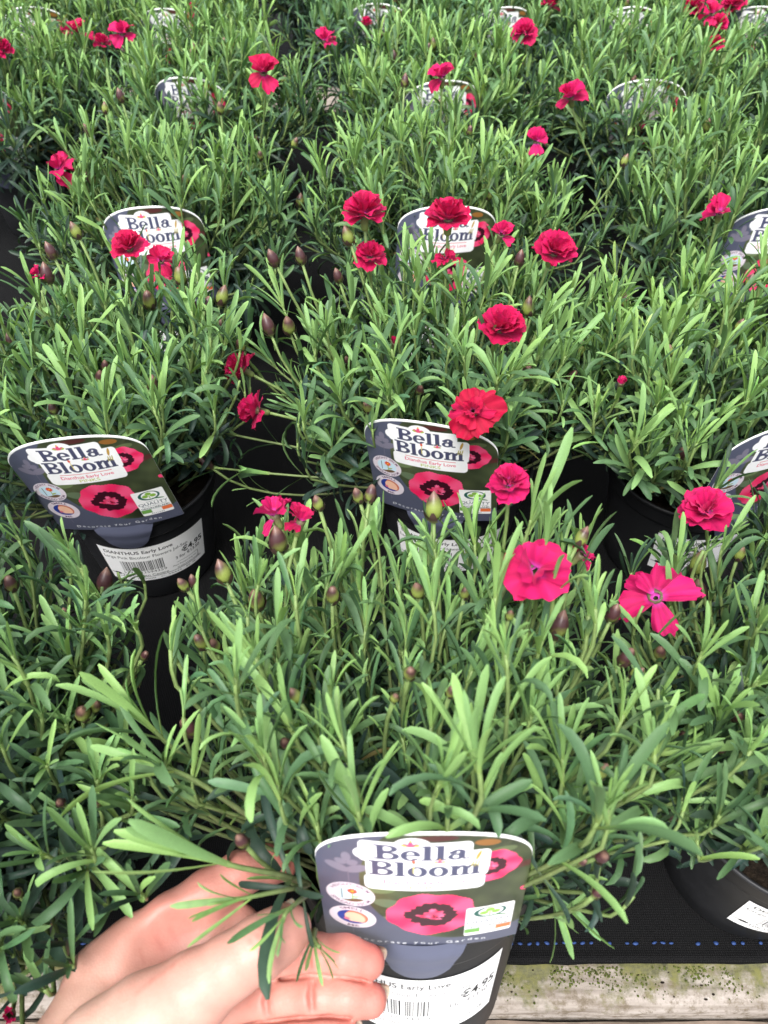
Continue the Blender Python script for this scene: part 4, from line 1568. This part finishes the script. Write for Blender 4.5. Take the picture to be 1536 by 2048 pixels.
buds = [
    ('a_m', 375, 1453, 48), ('a_m', 482, 1680, 44), ('a_m', 1205, 1712, 46), ('a_m', 1165, 1722, 30), ('a_m', 1195, 1785, 34), ('a_m', 790, 1395, 30), ('a_m', 903, 1382, 34), ('a_m', 820, 1345, 42),
    ('a_m', 868, 1012, 58), ('a_m', 715, 990, 36), ('a_m', 742, 985, 38), ('a_m', 635, 1005, 36), ('a_m', 512, 1198, 54), ('a_m', 445, 1142, 52), ('a_m', 365, 1168, 34), ('a_m', 385, 1160, 28),
    ('a_m', 835, 1180, 44), ('a_m', 665, 1188, 44), ('a_m', 1120, 1248, 60), ('a_m', 1165, 1072, 42), ('a_m', 1228, 1225, 44), ('a_m', 1020, 1230, 28), ('a_m', 1255, 1312, 44), ('a_m', 1275, 1345, 36),
    ('a_m', 400, 1282, 40), ('a_m', 428, 1290, 40), ('a_m', 590, 1390, 40), ('a_m', 570, 1485, 36), ('a_m', 555, 1078, 62), ('a_m', 930, 1185, 30), ('a_m', 1205, 1540, 44), ('a_m', 705, 1120, 34),
    ('a_r', 1397, 1125, 54), ('a_r', 1397, 1178, 54), ('a_r', 1475, 1432, 38), ('a_r', 1442, 1497, 32), ('a_r', 1368, 1472, 32), ('a_r', 1320, 1305, 40), ('a_r', 1480, 1105, 36), ('a_r', 1410, 1348, 26), ('a_r', 1345, 1630, 38),
    ('a_l', 165, 1425, 50), ('a_l', 192, 1412, 36), ('a_l', 210, 1160, 54), ('a_l', 130, 1225, 26), ('a_l', 20, 1165, 40), ('a_l', 195, 1600, 32), ('a_l', 120, 1605, 30), ('a_l', 35, 1785, 32), ('a_l', 290, 1310, 28),
    ('b_l', 297, 598, 48), ('b_l', 100, 500, 34), ('b_l', 92, 545, 40), ('b_l', 150, 460, 34), ('b_l', 445, 590, 40), ('b_l', 415, 605, 30), ('b_l', 305, 765, 34), ('b_l', 200, 752, 32), ('b_l', 105, 815, 28), ('b_l', 20, 680, 30),
    ('b_l', 440, 650, 28), ('b_l', 360, 550, 40), ('b_l', 210, 730, 24), ('b_l', 385, 608, 26),
    ('b_m', 535, 648, 42), ('b_m', 577, 650, 44), ('b_m', 665, 697, 30), ('b_m', 692, 722, 30), ('b_m', 735, 812, 34), ('b_m', 840, 778, 26), ('b_m', 1057, 612, 40), ('b_m', 1160, 697, 36), ('b_m', 1055, 742, 38), ('b_m', 1030, 740, 24),
    ('b_m', 480, 690, 30), ('b_m', 600, 510, 34), ('b_m', 545, 515, 36), ('b_m', 675, 550, 30), ('b_m', 695, 470, 38), ('b_m', 1145, 750, 28), ('b_m', 1040, 515, 32), ('b_m', 410, 925, 34),
    ('b_r', 1365, 905, 34), ('b_r', 1250, 600, 28), ('b_r', 1480, 650, 28), ('b_r', 1340, 700, 24), ('b_r', 1500, 560, 26),
    ('c_l', 175, 260, 26), ('c_l', 210, 215, 22), ('c_l', 240, 190, 26), ('c_l', 440, 215, 24), ('c_l', 600, 400, 26), ('c_l', 370, 360, 22), ('c_l', 180, 355, 30), ('c_l', 480, 350, 22), ('c_l', 590, 285, 22), ('c_l', 520, 310, 20),
    ('c_m', 1250, 320, 24), ('c_m', 810, 160, 24), ('c_m', 980, 390, 20), ('c_m', 940, 260, 20), ('c_m', 760, 300, 22),
    ('c_r', 1250, 322, 26), ('c_r', 1320, 290, 22), ('c_r', 1415, 250, 26), ('c_r', 1260, 390, 22), ('c_r', 1380, 330, 20),
]

def root_matrix(key):
    sp_ = near_specs[key]
    return held.copy() if key == 'a_m' else Matrix.Translation(pot_at(sp_[0], sp_[1]))

def flower_spot(key, px, py, cs):
    mw = root_matrix(key)
    if cs < .9:
        p = mw.inverted() @ at_depth(px, py, cs)
        return p, p.normalized()
    cs = (1 + (cs - 1) * .7) * (1.20 if key == 'a_m' else 1.08 if key == 'a_r' else 1.0)
    return dome_hit(mw, px, py, 0.117 * cs, 0.132 * cs)

def bud_spot(key, px, py):
    ks = 1.17 if key == 'a_m' else 1.06 if key[0] == 'a' else 1.02
    return dome_hit(root_matrix(key), px, py, 0.114 * ks, 0.132 * ks)

SPOTS = []          # (px, py, radius px, depth) of blooms that stand clear of the leaves
for (key, px, py, spx, kind, fc, hue, cs) in flowers:
    w_ = root_matrix(key) @ flower_spot(key, px, py, cs)[0]
    SPOTS.append((px, py, spx * .46, (w_ - CO).dot(CF) + .006))
for (key, px, py, spx) in buds:
    if spx >= 40:
        w_ = root_matrix(key) @ bud_spot(key, px, py)[0]
        SPOTS.append((px, py, spx * .5, (w_ - CO).dot(CF)))

def clear_blooms(shoots, mw, rr_):
    for s in shoots:
        keep = []
        for lf in s.leaves:
            hide = False
            for q in ((0, .2, 0), (0, .5, -.04), (0, .75, -.08), (0, .98, -.15)):
                w_ = mw @ (lf[0] @ Vector(q))
                x, y = project(w_)
                Z = (w_ - CO).dot(CF)
                for (fx, fy, fr, fz) in SPOTS:
                    if Z < fz and abs(x - fx) < fr and abs(y - fy) < fr and (x - fx) ** 2 + (y - fy) ** 2 < fr * fr:
                        hide = True
                        break
                if hide:
                    break
            if not hide or rr_.random() < .10:
                keep.append(lf)
        s.leaves = keep
    return shoots

rr = random.Random(77)
for key, (pxc, y, spin, ns, seed, lab) in near_specs.items():
    if key == 'a_m':
        root = plant_base('potted_pink', (0, 0, 0))
        root.matrix_basis = held
    else:
        root = plant_base('potted_pink', pot_at(pxc, y), 0.0)
    tag(root, lab, 'potted plant', GROUP)
    mw = root.matrix_basis.copy()
    extra = []
    if key == 'a_m':
        # sprays hanging over the hand and out to the side
        for pts, ls, sp in (
            ([(618, 1768, .330), (560, 1750, .312), (480, 1735, .300), (425, 1718, .295)], 1.30, 3.0),
            ([(612, 1772, .322), (580, 1778, .304), (530, 1788, .294), (470, 1800, .286)], .66, 3.0),
            ([(615, 1790, .318), (600, 1800, .298), (572, 1825, .286), (566, 1845, .284)], .62, 3.2),
            ([(630, 1860, .322), (628, 1880, .316), (640, 1895, .312)], .60, 2.6),
            ([(600, 1700, .36), (480, 1620, .345), (390, 1560, .335), (320, 1530, .33)], 1.1, 1.3),
            ([(600, 1690, .37), (470, 1580, .36), (350, 1500, .35), (290, 1440, .345)], 1.15, 1.2),
            ([(1030, 1690, .36), (1090, 1640, .345), (1120, 1600, .335)], 1.1, 1.2),
            ([(1040, 1720, .36), (1150, 1660, .35), (1240, 1600, .345), (1330, 1560, .345)], 1.15, 1.2),
            ([(1040, 1740, .36), (1090, 1760, .345), (1110, 1800, .34)], .95, 1.0),
            ([(1000, 1700, .37), (1150, 1590, .365), (1260, 1530, .36), (1340, 1500, .36)], 1.15, 1.2),
            ([(900, 1400, .42), (1000, 1200, .40), (1050, 1080, .39), (1062, 1040, .385)], 1.25, 1.4),
        ):
            extra.append(custom_shoot(mw, pts, rr, ls, sp))
    if key == 'b_m':
        for pts, ls, sp in (
            ([(900, 900, .60), (760, 960, .585), (640, 955, .58), (520, 945, .58), (430, 935, .585)], 1.0, 1.8),
            ([(880, 890, .61), (760, 930, .595), (620, 900, .585), (470, 870, .58), (400, 850, .58)], .95, 1.9),
            ([(860, 860, .62), (740, 800, .61), (620, 720, .605), (560, 600, .61)], 1.05, 1.3),
            ([(860, 860, .61), (700, 830, .60), (580, 760, .595), (540, 720, .59)], 1.0, 1.2),
            ([(860, 860, .60), (720, 860, .59), (600, 820, .585)], 1.0, 1.2),
            ([(950, 900, .60), (1050, 900, .585), (1100, 890, .58)], 1.3, 1.4),
        ):
            extra.append(custom_shoot(mw, pts, rr, ls, sp))
    wide = 1.06 if key == 'a_m' else 1.0
    shoots = grow(seed, ns, 0.130 if key == 'a_m' else 0.116 if key[0] == 'a' else 0.117, 1.0, None, extra, wide, .86 if key[0] == 'a' else .90)
    if key in tag_specs:
        sp_ = tag_specs[key]
        shoots = clear_tag(shoots, tag_matrix(sp_[0], sp_[3], sp_[4], sp_[5]), extra)
    if key in ('a_m', 'a_l'):
        shoots = clear_region(shoots, mw, lambda x, y: (80 < x <= 470 and y > 2048 - (x - 95) * 0.956 - 45) or (470 < x < 625 and y > 1700) or (600 < x < 1060 and y > 1880) or (x > 1090 and y > 1850) or (x > 1290 and y > 1720) or (170 < x < 430 and y < 1135) or (x < 150 and y < 1010), extra)
    if key == 'a_l':
        shoots = clear_region(shoots, mw, lambda x, y: x > 300 and y < 1600)
    if key == 'a_m':
        shoots = clear_region(shoots, mw, lambda x, y: (x < 335 and y < 1500) or (x > 1235 and y < 1330), extra)
    if key == 'a_r':
        shoots = clear_region(shoots, mw, lambda x, y: x < 1215 and y < 1500)
        shoots = clear_region(shoots, mw, lambda x, y: y > 1745 and x > 1200)
    if key[0] == 'c':
        shoots = clear_region(shoots, mw, lambda x, y: 598 < x < 662 and y < 240)
    if key == 'b_l':
        shoots = clear_region(shoots, mw, lambda x, y: (x > 505 and y > 560) or (x > 300 and y > 955))
    if key == 'b_m':
        shoots = clear_region(shoots, mw, lambda x, y: (x < 590 and y > 650) or (y > 925 and x > 1010), extra)
    if key == 'b_r':
        shoots = clear_region(shoots, mw, lambda x, y: y > 915 + max(0, x - 1165) * .55 and x < 1420)
    shoots = clear_blooms(shoots, mw, random.Random(seed))
    shoots = [s_ for s_ in shoots if len(s_.leaves) >= 4]
    plant_near(root, shoots, seed)
    PLANTS[key] = (root, mw)

# --- tags and stickers of the near rows
for key, (az, me, lab, lean, lift, roll) in tag_specs.items():
    add_tag(PLANTS[key][1], az, me, lab, TGROUP, lean, lift, roll)
for key, az in (('a_m', 1), ('b_l', 20), ('b_m', -5), ('b_r', 14), ('a_r', 12), ('c_m', 20), ('c_l', 10)):
    add_sticker(PLANTS[key][0], az)
for key, az in (('a_m', 68), ('b_r', 80)):
    e = put('emblem', EMBLEM, M_MARK, PLANTS[key][0])
    e.matrix_local = Matrix.Rotation(R(az), 4, 'Z')

rr = random.Random(31)
for (key, px, py, spx, kind, fc, hue, cs) in flowers:
    root, mw = PLANTS[key]
    p, nrm = flower_spot(key, px, py, cs)
    cv_ = CAMV(mw, p)
    upl = mw.inverted().to_3x3() @ Vector((0, 0, 1))
    xl = mw.inverted().to_3x3() @ Vector((1, 0, 0))
    ax = upl * fc[0] + nrm * fc[1] + cv_ * fc[2] + xl * fc[3]
    dia = px_size(mw, p, spx) * .92
    add_flower(root, p, ax.normalized(), min(max(dia, .009), .048), kind, rr, hue)

for (key, px, py, spx) in buds:
    root, mw = PLANTS[key]
    p, nrm = bud_spot(key, px, py)
    upl = mw.inverted().to_3x3() @ Vector((0, 0, 1))
    ax = (upl * .75 + nrm * .5 + Vector((rr.uniform(-.3, .3), rr.uniform(-.3, .3), 0))).normalized()
    sz = min(max(px_size(mw, p, spx) * .95, .005), .0140)
    add_bud(root, p - ax * sz * .5, ax, sz, rr)

# ------------------------------------------------------------------ far rows: a few plants, copied
def far_variant(seed):
    rr_ = random.Random(seed)
    root = plant_base('potted_pink', (0, 0, 0))
    shoots = grow(seed, 205, 0.117, 1.0, lscale=.95)
    leaves = [lf for s in shoots for lf in s.leaves]
    put('foliage', foliage_mesh('foliage', leaves, seed), M_LEAF, root, kind='stuff')
    put('stems', stems_mesh('stems', shoots), M_STEM, root, kind='stuff')
    for k in range(9):
        a = rr_.uniform(0, 6.28); el = R(rr_.uniform(25, 85))
        nrm = Vector((math.cos(a) * math.cos(el), math.sin(a) * math.cos(el), math.sin(el)))
        p = Vector((nrm.x * .116, nrm.y * .116, .085 + nrm.z * .130))
        add_bud(root, p, (nrm + Vector((0, 0, .8))).normalized(), rr_.uniform(.008, .013), rr_, False)
    return root

def copy_plant(src, loc, rotz):
    r = src.copy(); COL.objects.link(r)
    r.matrix_basis = Matrix.Translation(Vector(loc)) @ Matrix.Rotation(rotz, 4, 'Z')
    for ch in src.children:
        c = ch.copy(); COL.objects.link(c); c.parent = r; c.matrix_local = ch.matrix_local.copy() if ch.parent is None else ch.matrix_basis.copy()
        for g in ch.children:
            d = g.copy(); COL.objects.link(d); d.parent = c; d.matrix_basis = g.matrix_basis.copy()
    return r

variants = [far_variant(s) for s in (41, 42, 43, 44, 45)]
used = [False] * 5
ROWN = {4: 'fourth', 5: 'fifth', 6: 'sixth', 7: 'seventh', 8: 'eighth'}
rows = {
    # row: (y, pixel columns of pot centres)
    4: (1.05, [45, 440, 868, 1262, 1600]),
    5: (1.335, [120, 385, 775, 975, 1200, 1470]),
    6: (1.700, [-60, 170, 400, 640, 860, 1100, 1330, 1570]),
}
ROW4 = ('fourth-row potted pink carrying three small crimson flowers spread apart',
        'fourth-row potted pink with two crimson flowers either side of its tag',
        'fourth-row potted pink with a single crimson flower above its leaves',
        'fourth-row potted pink with three crimson flowers clustered together',
        'fourth-row potted pink without flowers, next to clustered crimson flowers')
FAR = {}
rr = random.Random(9)
ci = 0
for row, (y, cols) in rows.items():
    for k, pxc in enumerate(cols):
        vi = (ci * 2 + row) % 5
        ci += 1
        loc = pot_at(pxc, y + rr.uniform(-.012, .012))
        rz = rr.uniform(-.3, .3)
        if used[vi]:
            root = copy_plant(variants[vi], loc, rz)
        else:
            root = variants[vi]
            used[vi] = True
            root.matrix_basis = Matrix.Translation(loc) @ Matrix.Rotation(rz, 4, 'Z')
        lab = ROW4[k] if row == 4 else 'bushy potted pink with narrow leaves, %s row back from mossy timber edge' % ROWN[row]
        tag(root, lab, 'potted plant', '%s row of potted pinks' % ROWN[row])
        FAR[(row, k)] = (root, root.matrix_basis.copy())
        if row <= 5:
            mt = Matrix.Translation(loc)
            add_tag(mt, rr.uniform(-12, 12), TAG_LO, 'printed tag peeping through leaves, %s row back from mossy timber edge' % ROWN[row], '%s row of plant tags' % ROWN[row], rr.uniform(3, 11), 0.004, rr.uniform(-4, 4))

far_flowers = [
    ((4, 1), 650, 80, 50, .8, 1.35), ((4, 0), 152, 65, 60, .6, 1.3), ((4, 1), 245, 65, 50, .75, 1.3), ((4, 0), 205, 84, 34, .6, 1.25), ((4, 0), 5, 97, 40, .7, 1.25),
    ((4, 2), 1050, 66, 52, .7, 1.3), ((5, 3), 1102, 12, 46, .5, 1.25), ((5, 5), 1385, 10, 44, .6, 1.25), ((4, 3), 1425, 26, 46, .55, 1.35), ((5, 5), 1467, 10, 48, .6, 1.25),
    ((4, 3), 1437, 48, 36, .5, 1.3), ((4, 3), 1430, 88, 34, .4, 1.3), ((5, 2), 733, 45, 22, .8, 1.2), ((5, 1), 385, 18, 24, .8, 1.2), ((5, 1), 540, 100, 20, .6, 1.0),
]
for (key, px, py, spx, hue, cs) in far_flowers:
    root, mw = FAR[key]
    cs = 1 + (cs - 1) * .7
    p, nrm = dome_hit(mw, px, py, .117 * cs, .132 * cs)
    upl = Vector((0, 0, 1))
    ax = (upl * .9 + CAMV(mw, p) * .2 + Vector((rr.uniform(-.3, .3), rr.uniform(-.3, .3), 0))).normalized()
    add_flower(root, p, ax, min(max(px_size(mw, p, spx), .01), .042), rr.choice(('half', 'double')), rr, hue)

# ------------------------------------------------------------------ hand
def cam_pt(px, py, Z):
    return np.array(((px - PW / 2) / F * Z, (py - PH / 2) / F * Z, Z))

def build_hand():
    f = []
    def chain(name, pts):
        return (name, [(cam_pt(a, b, z), r) for (a, b, z, r) in pts])
    thumb = [(215, 2115, .308, .0215), (300, 2050, .305, .0190), (390, 1982, .302, .0142), (462, 1932, .302, .0115), (522, 1894, .305, .0112), (560, 1869, .310, .0101), (578, 1855, .313, .0087)]
    index = [(212, 1948, .350, .0140), (272, 1893, .354, .0126), (342, 1838, .358, .0110), (415, 1787, .364, .0104), (480, 1747, .371, .0098), (535, 1730, .381, .0090), (562, 1729, .387, .0080)]
    middle = [(300, 1990, .352, .0120), (440, 1936, .347, .0098), (540, 1914, .340, .0086), (620, 1908, .334, .0083), (690, 1914, .331, .0083), (735, 1924, .331, .0072)]
    ring_ = [(270, 2064, .350, .0115), (430, 2024, .343, .0094), (535, 2000, .335, .0083), (625, 1992, .330, .0080), (695, 1994, .328, .0081), (740, 2000, .328, .0070)]
    pinky = [(220, 2140, .345, .0110), (380, 2112, .336, .0086), (510, 2092, .328, .0074), (590, 2080, .324, .0071), (650, 2074, .322, .0070), (688, 2070, .322, .0062)]
    palm = [(212, 1992, .346, .0150), (275, 1935, .352, .0128), (250, 2062, .342, .0165), (190, 2115, .328, .0205), (130, 2195, .316, .0225), (310, 2090, .350, .0140), (345, 1930, .358, .0105), (405, 1874, .364, .0100), (480, 1852, .367, .0092)]
    arm = [(110, 2205, .313, .0220), (-20, 2370, .296, .0235), (-190, 2580, .271, .0255)]
    chains = dict(thumb=thumb, index=index, middle=middle, ring=ring_, pinky=pinky, arm=arm)
    C = {k: [(cam_pt(a, b, z), r) for (a, b, z, r) in v_] for k, v_ in chains.items()}
    PALM = [(cam_pt(a, b, z), r) for (a, b, z, r) in palm]
    palm_edges = [(0, 1), (1, 2), (0, 2), (2, 3), (0, 3), (3, 4), (2, 5), (1, 5), (3, 5), (0, 4), (1, 6), (5, 6), (6, 7), (1, 7), (7, 8)]
    allp = np.array([p for v_ in C.values() for p, r in v_] + [p for p, r in PALM])
    lo, hi = allp.min(0) - .034, allp.max(0) + .034
    h = 0.0008
    ax = [np.arange(lo[i], hi[i], h) for i in range(3)]
    shp = tuple(len(a) for a in ax)
    X = ax[0][:, None, None]; Y = ax[1][None, :, None]; Zc = ax[2][None, None, :]
    BIG = 0.05
    def cone(a, ra, b, rb, target, k):
        """smooth union of a round cone into target, only in its bounding box"""
        m = max(ra, rb) + 0.014
        l, u = np.minimum(a, b) - m, np.maximum(a, b) + m
        s = [slice(max(0, int((l[i] - lo[i]) / h)), min(shp[i], int((u[i] - lo[i]) / h) + 2)) for i in range(3)]
        x, y, z = X[s[0]], Y[:, s[1]], Zc[:, :, s[2]]
        d = b - a
        L2 = d @ d
        t = np.clip(((x - a[0]) * d[0] + (y - a[1]) * d[1] + (z - a[2]) * d[2]) / max(L2, 1e-12), 0, 1)
        q = np.sqrt((x - a[0] - t * d[0]) ** 2 + (y - a[1] - t * d[1]) ** 2 + (z - a[2] - t * d[2]) ** 2) - (ra + (rb - ra) * t)
        T = target[s[0], s[1], s[2]]
        if k <= 0:
            np.minimum(T, q, out=T)
        else:
            hh = np.clip(k - np.abs(T - q), 0, None) / k
            np.copyto(T, np.minimum(T, q) - hh * hh * k * .25)
    def carve(a, b, r, target, k):
        m = r + 0.006
        l, u = np.minimum(a, b) - m, np.maximum(a, b) + m
        s = [slice(max(0, int((l[i] - lo[i]) / h)), min(shp[i], int((u[i] - lo[i]) / h) + 2)) for i in range(3)]
        x, y, z = X[s[0]], Y[:, s[1]], Zc[:, :, s[2]]
        d = b - a; L2 = d @ d
        t = np.clip(((x - a[0]) * d[0] + (y - a[1]) * d[1] + (z - a[2]) * d[2]) / max(L2, 1e-12), 0, 1)
        q = r - np.sqrt((x - a[0] - t * d[0]) ** 2 + (y - a[1] - t * d[1]) ** 2 + (z - a[2] - t * d[2]) ** 2)
        T = target[s[0], s[1], s[2]]
        if T.size == 0:
            return
        hh = np.clip(k - np.abs(T - q), 0, None) / k
        np.copyto(T, np.maximum(T, q) + hh * hh * k * .25)
    body = np.full(shp, BIG, np.float32)
    for i, j in palm_edges:
        cone(PALM[i][0], PALM[i][1], PALM[j][0], PALM[j][1], body, .010)
    for i in range(2):
        cone(C['arm'][i][0], C['arm'][i][1], C['arm'][i + 1][0], C['arm'][i + 1][1], body, .012)
    total = body
    for nm in ('index', 'middle', 'ring', 'pinky', 'thumb'):
        fd = np.full(shp, BIG, np.float32)
        c = C[nm]
        for i in range(len(c) - 1):
            cone(c[i][0], c[i][1], c[i + 1][0], c[i + 1][1], fd, .003)
        k = .0065 if nm == 'index' else .0030 if nm == 'thumb' else .0006
        # near the palm blend more, near the tips keep the digits apart
        hh = np.clip(k - np.abs(total - fd), 0, None) / k
        total = np.minimum(total, fd) - hh * hh * k * .25
    # creases follow the skin: find its depth along each ray, then carve a shallow groove
    def surf(px, py):
        for Z_ in np.arange(.24, .42, .0004):
            p = cam_pt(px, py, Z_)
            i = ((p - lo) / h + .5).astype(int)
            if (i >= 0).all() and (i < np.array(shp)).all() and total[tuple(i)] < 0:
                return p
        return None
    grooves = [(((275, 1985), (305, 1962), (345, 1930), (378, 1905)), .0004), (((360, 1905), (352, 1880), (340, 1858)), .0003), (((325, 1900), (312, 1876)), .0002), (((288, 1925), (280, 1900)), .0001),
               (((478, 1868), (500, 1882), (520, 1905)), .0002), (((490, 1858), (516, 1872), (536, 1896)), .0003), (((504, 1848), (530, 1866), (546, 1884)), .0002),
               (((617, 1882), (614, 1908), (619, 1938)), .0006), (((606, 1890), (604, 1912), (607, 1935)), .0002), (((536, 1975), (530, 2002), (534, 2032)), .0006), (((548, 1978), (545, 2005), (547, 2030)), .0002),
               (((624, 1966), (621, 1990), (624, 2018)), .0006), (((634, 1970), (632, 1992), (634, 2015)), .0002), (((590, 2055), (588, 2080)), .0004)]
    # hollow between the thumb and the root of the index finger
    for (hx, hy, hr, hd) in ((362, 1882, .014, .0118), (322, 1905, .016, .0144)):
        sp = surf(hx, hy)
        if sp is not None:
            c_ = sp - sp / np.linalg.norm(sp) * hd
            carve(c_, c_ + 1e-6, hr, total, .008)
    lines = []
    for line, dep in grooves:
        w = [surf(*p) for p in line]
        w = [p for p in w if p is not None]
        for i in range(len(w) - 1):
            if np.linalg.norm(w[i + 1] - w[i]) < .02:
                n1 = w[i] / np.linalg.norm(w[i]); n2 = w[i + 1] / np.linalg.norm(w[i + 1])
                if dep >= .0005:
                    carve(w[i] - n1 * .0002, w[i + 1] - n2 * .0002, dep + .0007, total, .0012)
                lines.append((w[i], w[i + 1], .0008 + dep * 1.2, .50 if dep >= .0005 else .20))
    # deep clefts where neighbouring fingers press together
    for line in (((500, 1972), (560, 1958), (620, 1951), (690, 1955), (730, 1962)), ((455, 2062), (520, 2045), (600, 2036), (660, 2033), (700, 2036))):
        w = [surf(*p) for p in line]
        w = [p for p in w if p is not None]
        for i in range(len(w) - 1):
            if np.linalg.norm(w[i + 1] - w[i]) < .022:
                n1 = w[i] / np.linalg.norm(w[i]); n2 = w[i + 1] / np.linalg.norm(w[i + 1])
                for dp in (0, .0012, .0024, .0036):
                    carve(w[i] + n1 * dp, w[i + 1] + n2 * dp, .0007, total, .0010)
                lines.append((w[i] + n1 * .001, w[i + 1] + n2 * .001, .0010, .45))  # tint paints shade into the cleft over the redder skin
    # ---- surface nets
    D = total.astype(np.float32)
    ins = D < 0
    nx, ny, nz = shp
    corner = [(0, 0, 0), (1, 0, 0), (0, 1, 0), (1, 1, 0), (0, 0, 1), (1, 0, 1), (0, 1, 1), (1, 1, 1)]
    cnt = np.zeros((nx - 1, ny - 1, nz - 1), np.int8)
    for a, b, c_ in corner:
        cnt += ins[a:nx - 1 + a, b:ny - 1 + b, c_:nz - 1 + c_]
    act = (cnt > 0) & (cnt < 8)
    ci_ = np.argwhere(act)
    idx = -np.ones(act.shape, np.int64)
    idx[act] = np.arange(len(ci_))
    acc = np.zeros((len(ci_), 3)); num = np.zeros(len(ci_))
    edges = [(0, 1), (2, 3), (4, 5), (6, 7), (0, 2), (1, 3), (4, 6), (5, 7), (0, 4), (1, 5), (2, 6), (3, 7)]
    val = [D[ci_[:, 0] + a, ci_[:, 1] + b, ci_[:, 2] + c_] for a, b, c_ in corner]
    for e0, e1 in edges:
        va, vb = val[e0], val[e1]
        m = (va < 0) != (vb < 0)
        t = np.where(m, va / np.where(np.abs(va - vb) < 1e-12, 1e-12, va - vb), 0)
        ca, cb = np.array(corner[e0], float), np.array(corner[e1], float)
        acc[m] += ca + t[m, None] * (cb - ca)
        num[m] += 1
    V = lo + h * (ci_ + acc / num[:, None])
    Q = []
    def emit(axis):
        sl0 = [slice(None)] * 3; sl1 = [slice(None)] * 3
        sl0[axis] = slice(0, shp[axis] - 1); sl1[axis] = slice(1, shp[axis])
        A, B = ins[tuple(sl0)], ins[tuple(sl1)]
        e = np.argwhere(A != B)
        u, w = [(1, 2), (2, 0), (0, 1)][axis]
        ok = (e[:, u] > 0) & (e[:, w] > 0) & (e[:, u] < shp[u] - 1) & (e[:, w] < shp[w] - 1)
        e = e[ok]
        fl = A[tuple(e.T)]
        def cell(du, dw):
            c2 = e.copy(); c2[:, u] -= du; c2[:, w] -= dw
            return idx[tuple(c2.T)]
        quad = np.stack([cell(1, 1), cell(0, 1), cell(0, 0), cell(1, 0)], 1)
        quad[~fl] = quad[~fl][:, ::-1]
        Q.append(quad)
    for a in range(3):
        emit(a)
    Q = np.concatenate(Q)
    Q = Q[(Q >= 0).all(1)]
    # relax
    nb = np.concatenate([Q[:, [0, 1]], Q[:, [1, 2]], Q[:, [2, 3]], Q[:, [3, 0]]])
    for it in range(2):
        s_ = np.zeros_like(V); c2 = np.zeros(len(V))
        for a, b in ((0, 1), (1, 0)):
            for k in range(3):
                s_[:, k] += np.bincount(nb[:, a], V[nb[:, b], k], len(V))
            c2 += np.bincount(nb[:, a], minlength=len(V))
        V = V * .45 + .55 * s_ / np.maximum(c2, 1)[:, None]
    # skin tone: redder towards the finger pads and joints
    pale = np.array((0.56, 0.335, 0.270)); red = np.array((0.50, 0.180, 0.145))
    wt = np.zeros(len(V))
    for nm in ('index', 'middle', 'ring', 'pinky', 'thumb'):
        c = C[nm]
        for i, (p, r) in enumerate(c):
            if i >= 2 or nm != 'thumb':
                s = (0.2, .5, .75, .8, .85, 1.0, 1.0)[i] * (1 if nm != 'thumb' else .55)
                dd = np.linalg.norm(V - p, axis=1)
                wt = np.maximum(wt, s * np.clip(1.6 - dd / (r * 1.6), 0, 1))
    cols = pale * (1 - wt[:, None]) + red * wt[:, None]
    flush_shade = np.array((0.36, 0.10, 0.075))           # redder skin, plus shade painted into creases and finger seams
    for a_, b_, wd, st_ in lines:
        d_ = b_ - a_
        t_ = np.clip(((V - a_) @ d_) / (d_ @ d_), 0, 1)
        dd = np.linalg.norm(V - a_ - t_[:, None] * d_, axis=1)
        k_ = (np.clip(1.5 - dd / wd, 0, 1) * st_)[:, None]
        cols = cols * (1 - k_) + flush_shade * k_
    # camera axes to world
    Wv = np.array(CO)[None] + V[:, :1] * np.array(CR)[None] - V[:, 1:2] * np.array(CU)[None] + V[:, 2:] * np.array(CF)[None]
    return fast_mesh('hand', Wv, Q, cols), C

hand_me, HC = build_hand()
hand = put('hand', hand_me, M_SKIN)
tag(hand, 'bare open hand with palm up, thumb and fingers around the tipped pot', 'hand')

def cam_to_world(v):
    return CO + CR * float(v[0]) - CU * float(v[1]) + CF * float(v[2])

def add_nail(chain, back, wid, ln, over):
    p1, r1 = chain[-1]; p0, r0 = chain[-2]
    d = (p1 - p0) / np.linalg.norm(p1 - p0)
    b = np.array(back, float); b -= d * (b @ d); b /= np.linalg.norm(b)
    s = np.cross(d, b)
    vv = []
    for layer in (0, .0006):
        for i in range(9):
            u = i / 8 * 2 - 1
            for j in range(7):
                w = j / 6
                end = over - .0030 * u * u
                y = -ln + (ln + end) * w + r1 * .75
                a = u * .95
                rad = r1 * (1.0 - .05 * w) + .0002 - layer
                vv.append(p1 + d * y + (b * math.cos(a) + s * math.sin(a) * wid) * rad)
    qd = grid_quads(9, 7) + [q[::-1] for q in grid_quads(9, 7, False, 63)]
    W = np.array([tuple(cam_to_world(x)) for x in vv])
    put('nail', fast_mesh('nail', W, qd), M_NAIL, hand)
add_nail(HC['middle'], (.35, -.05, 1), .92, .009, .0026)
add_nail(HC['ring'], (.35, .0, 1), .92, .009, .0030)
add_nail(HC['pinky'], (.35, .05, 1), .92, .008, .0026)
add_nail(HC['thumb'], (.45, -.75, .75), .85, .009, -.0005)
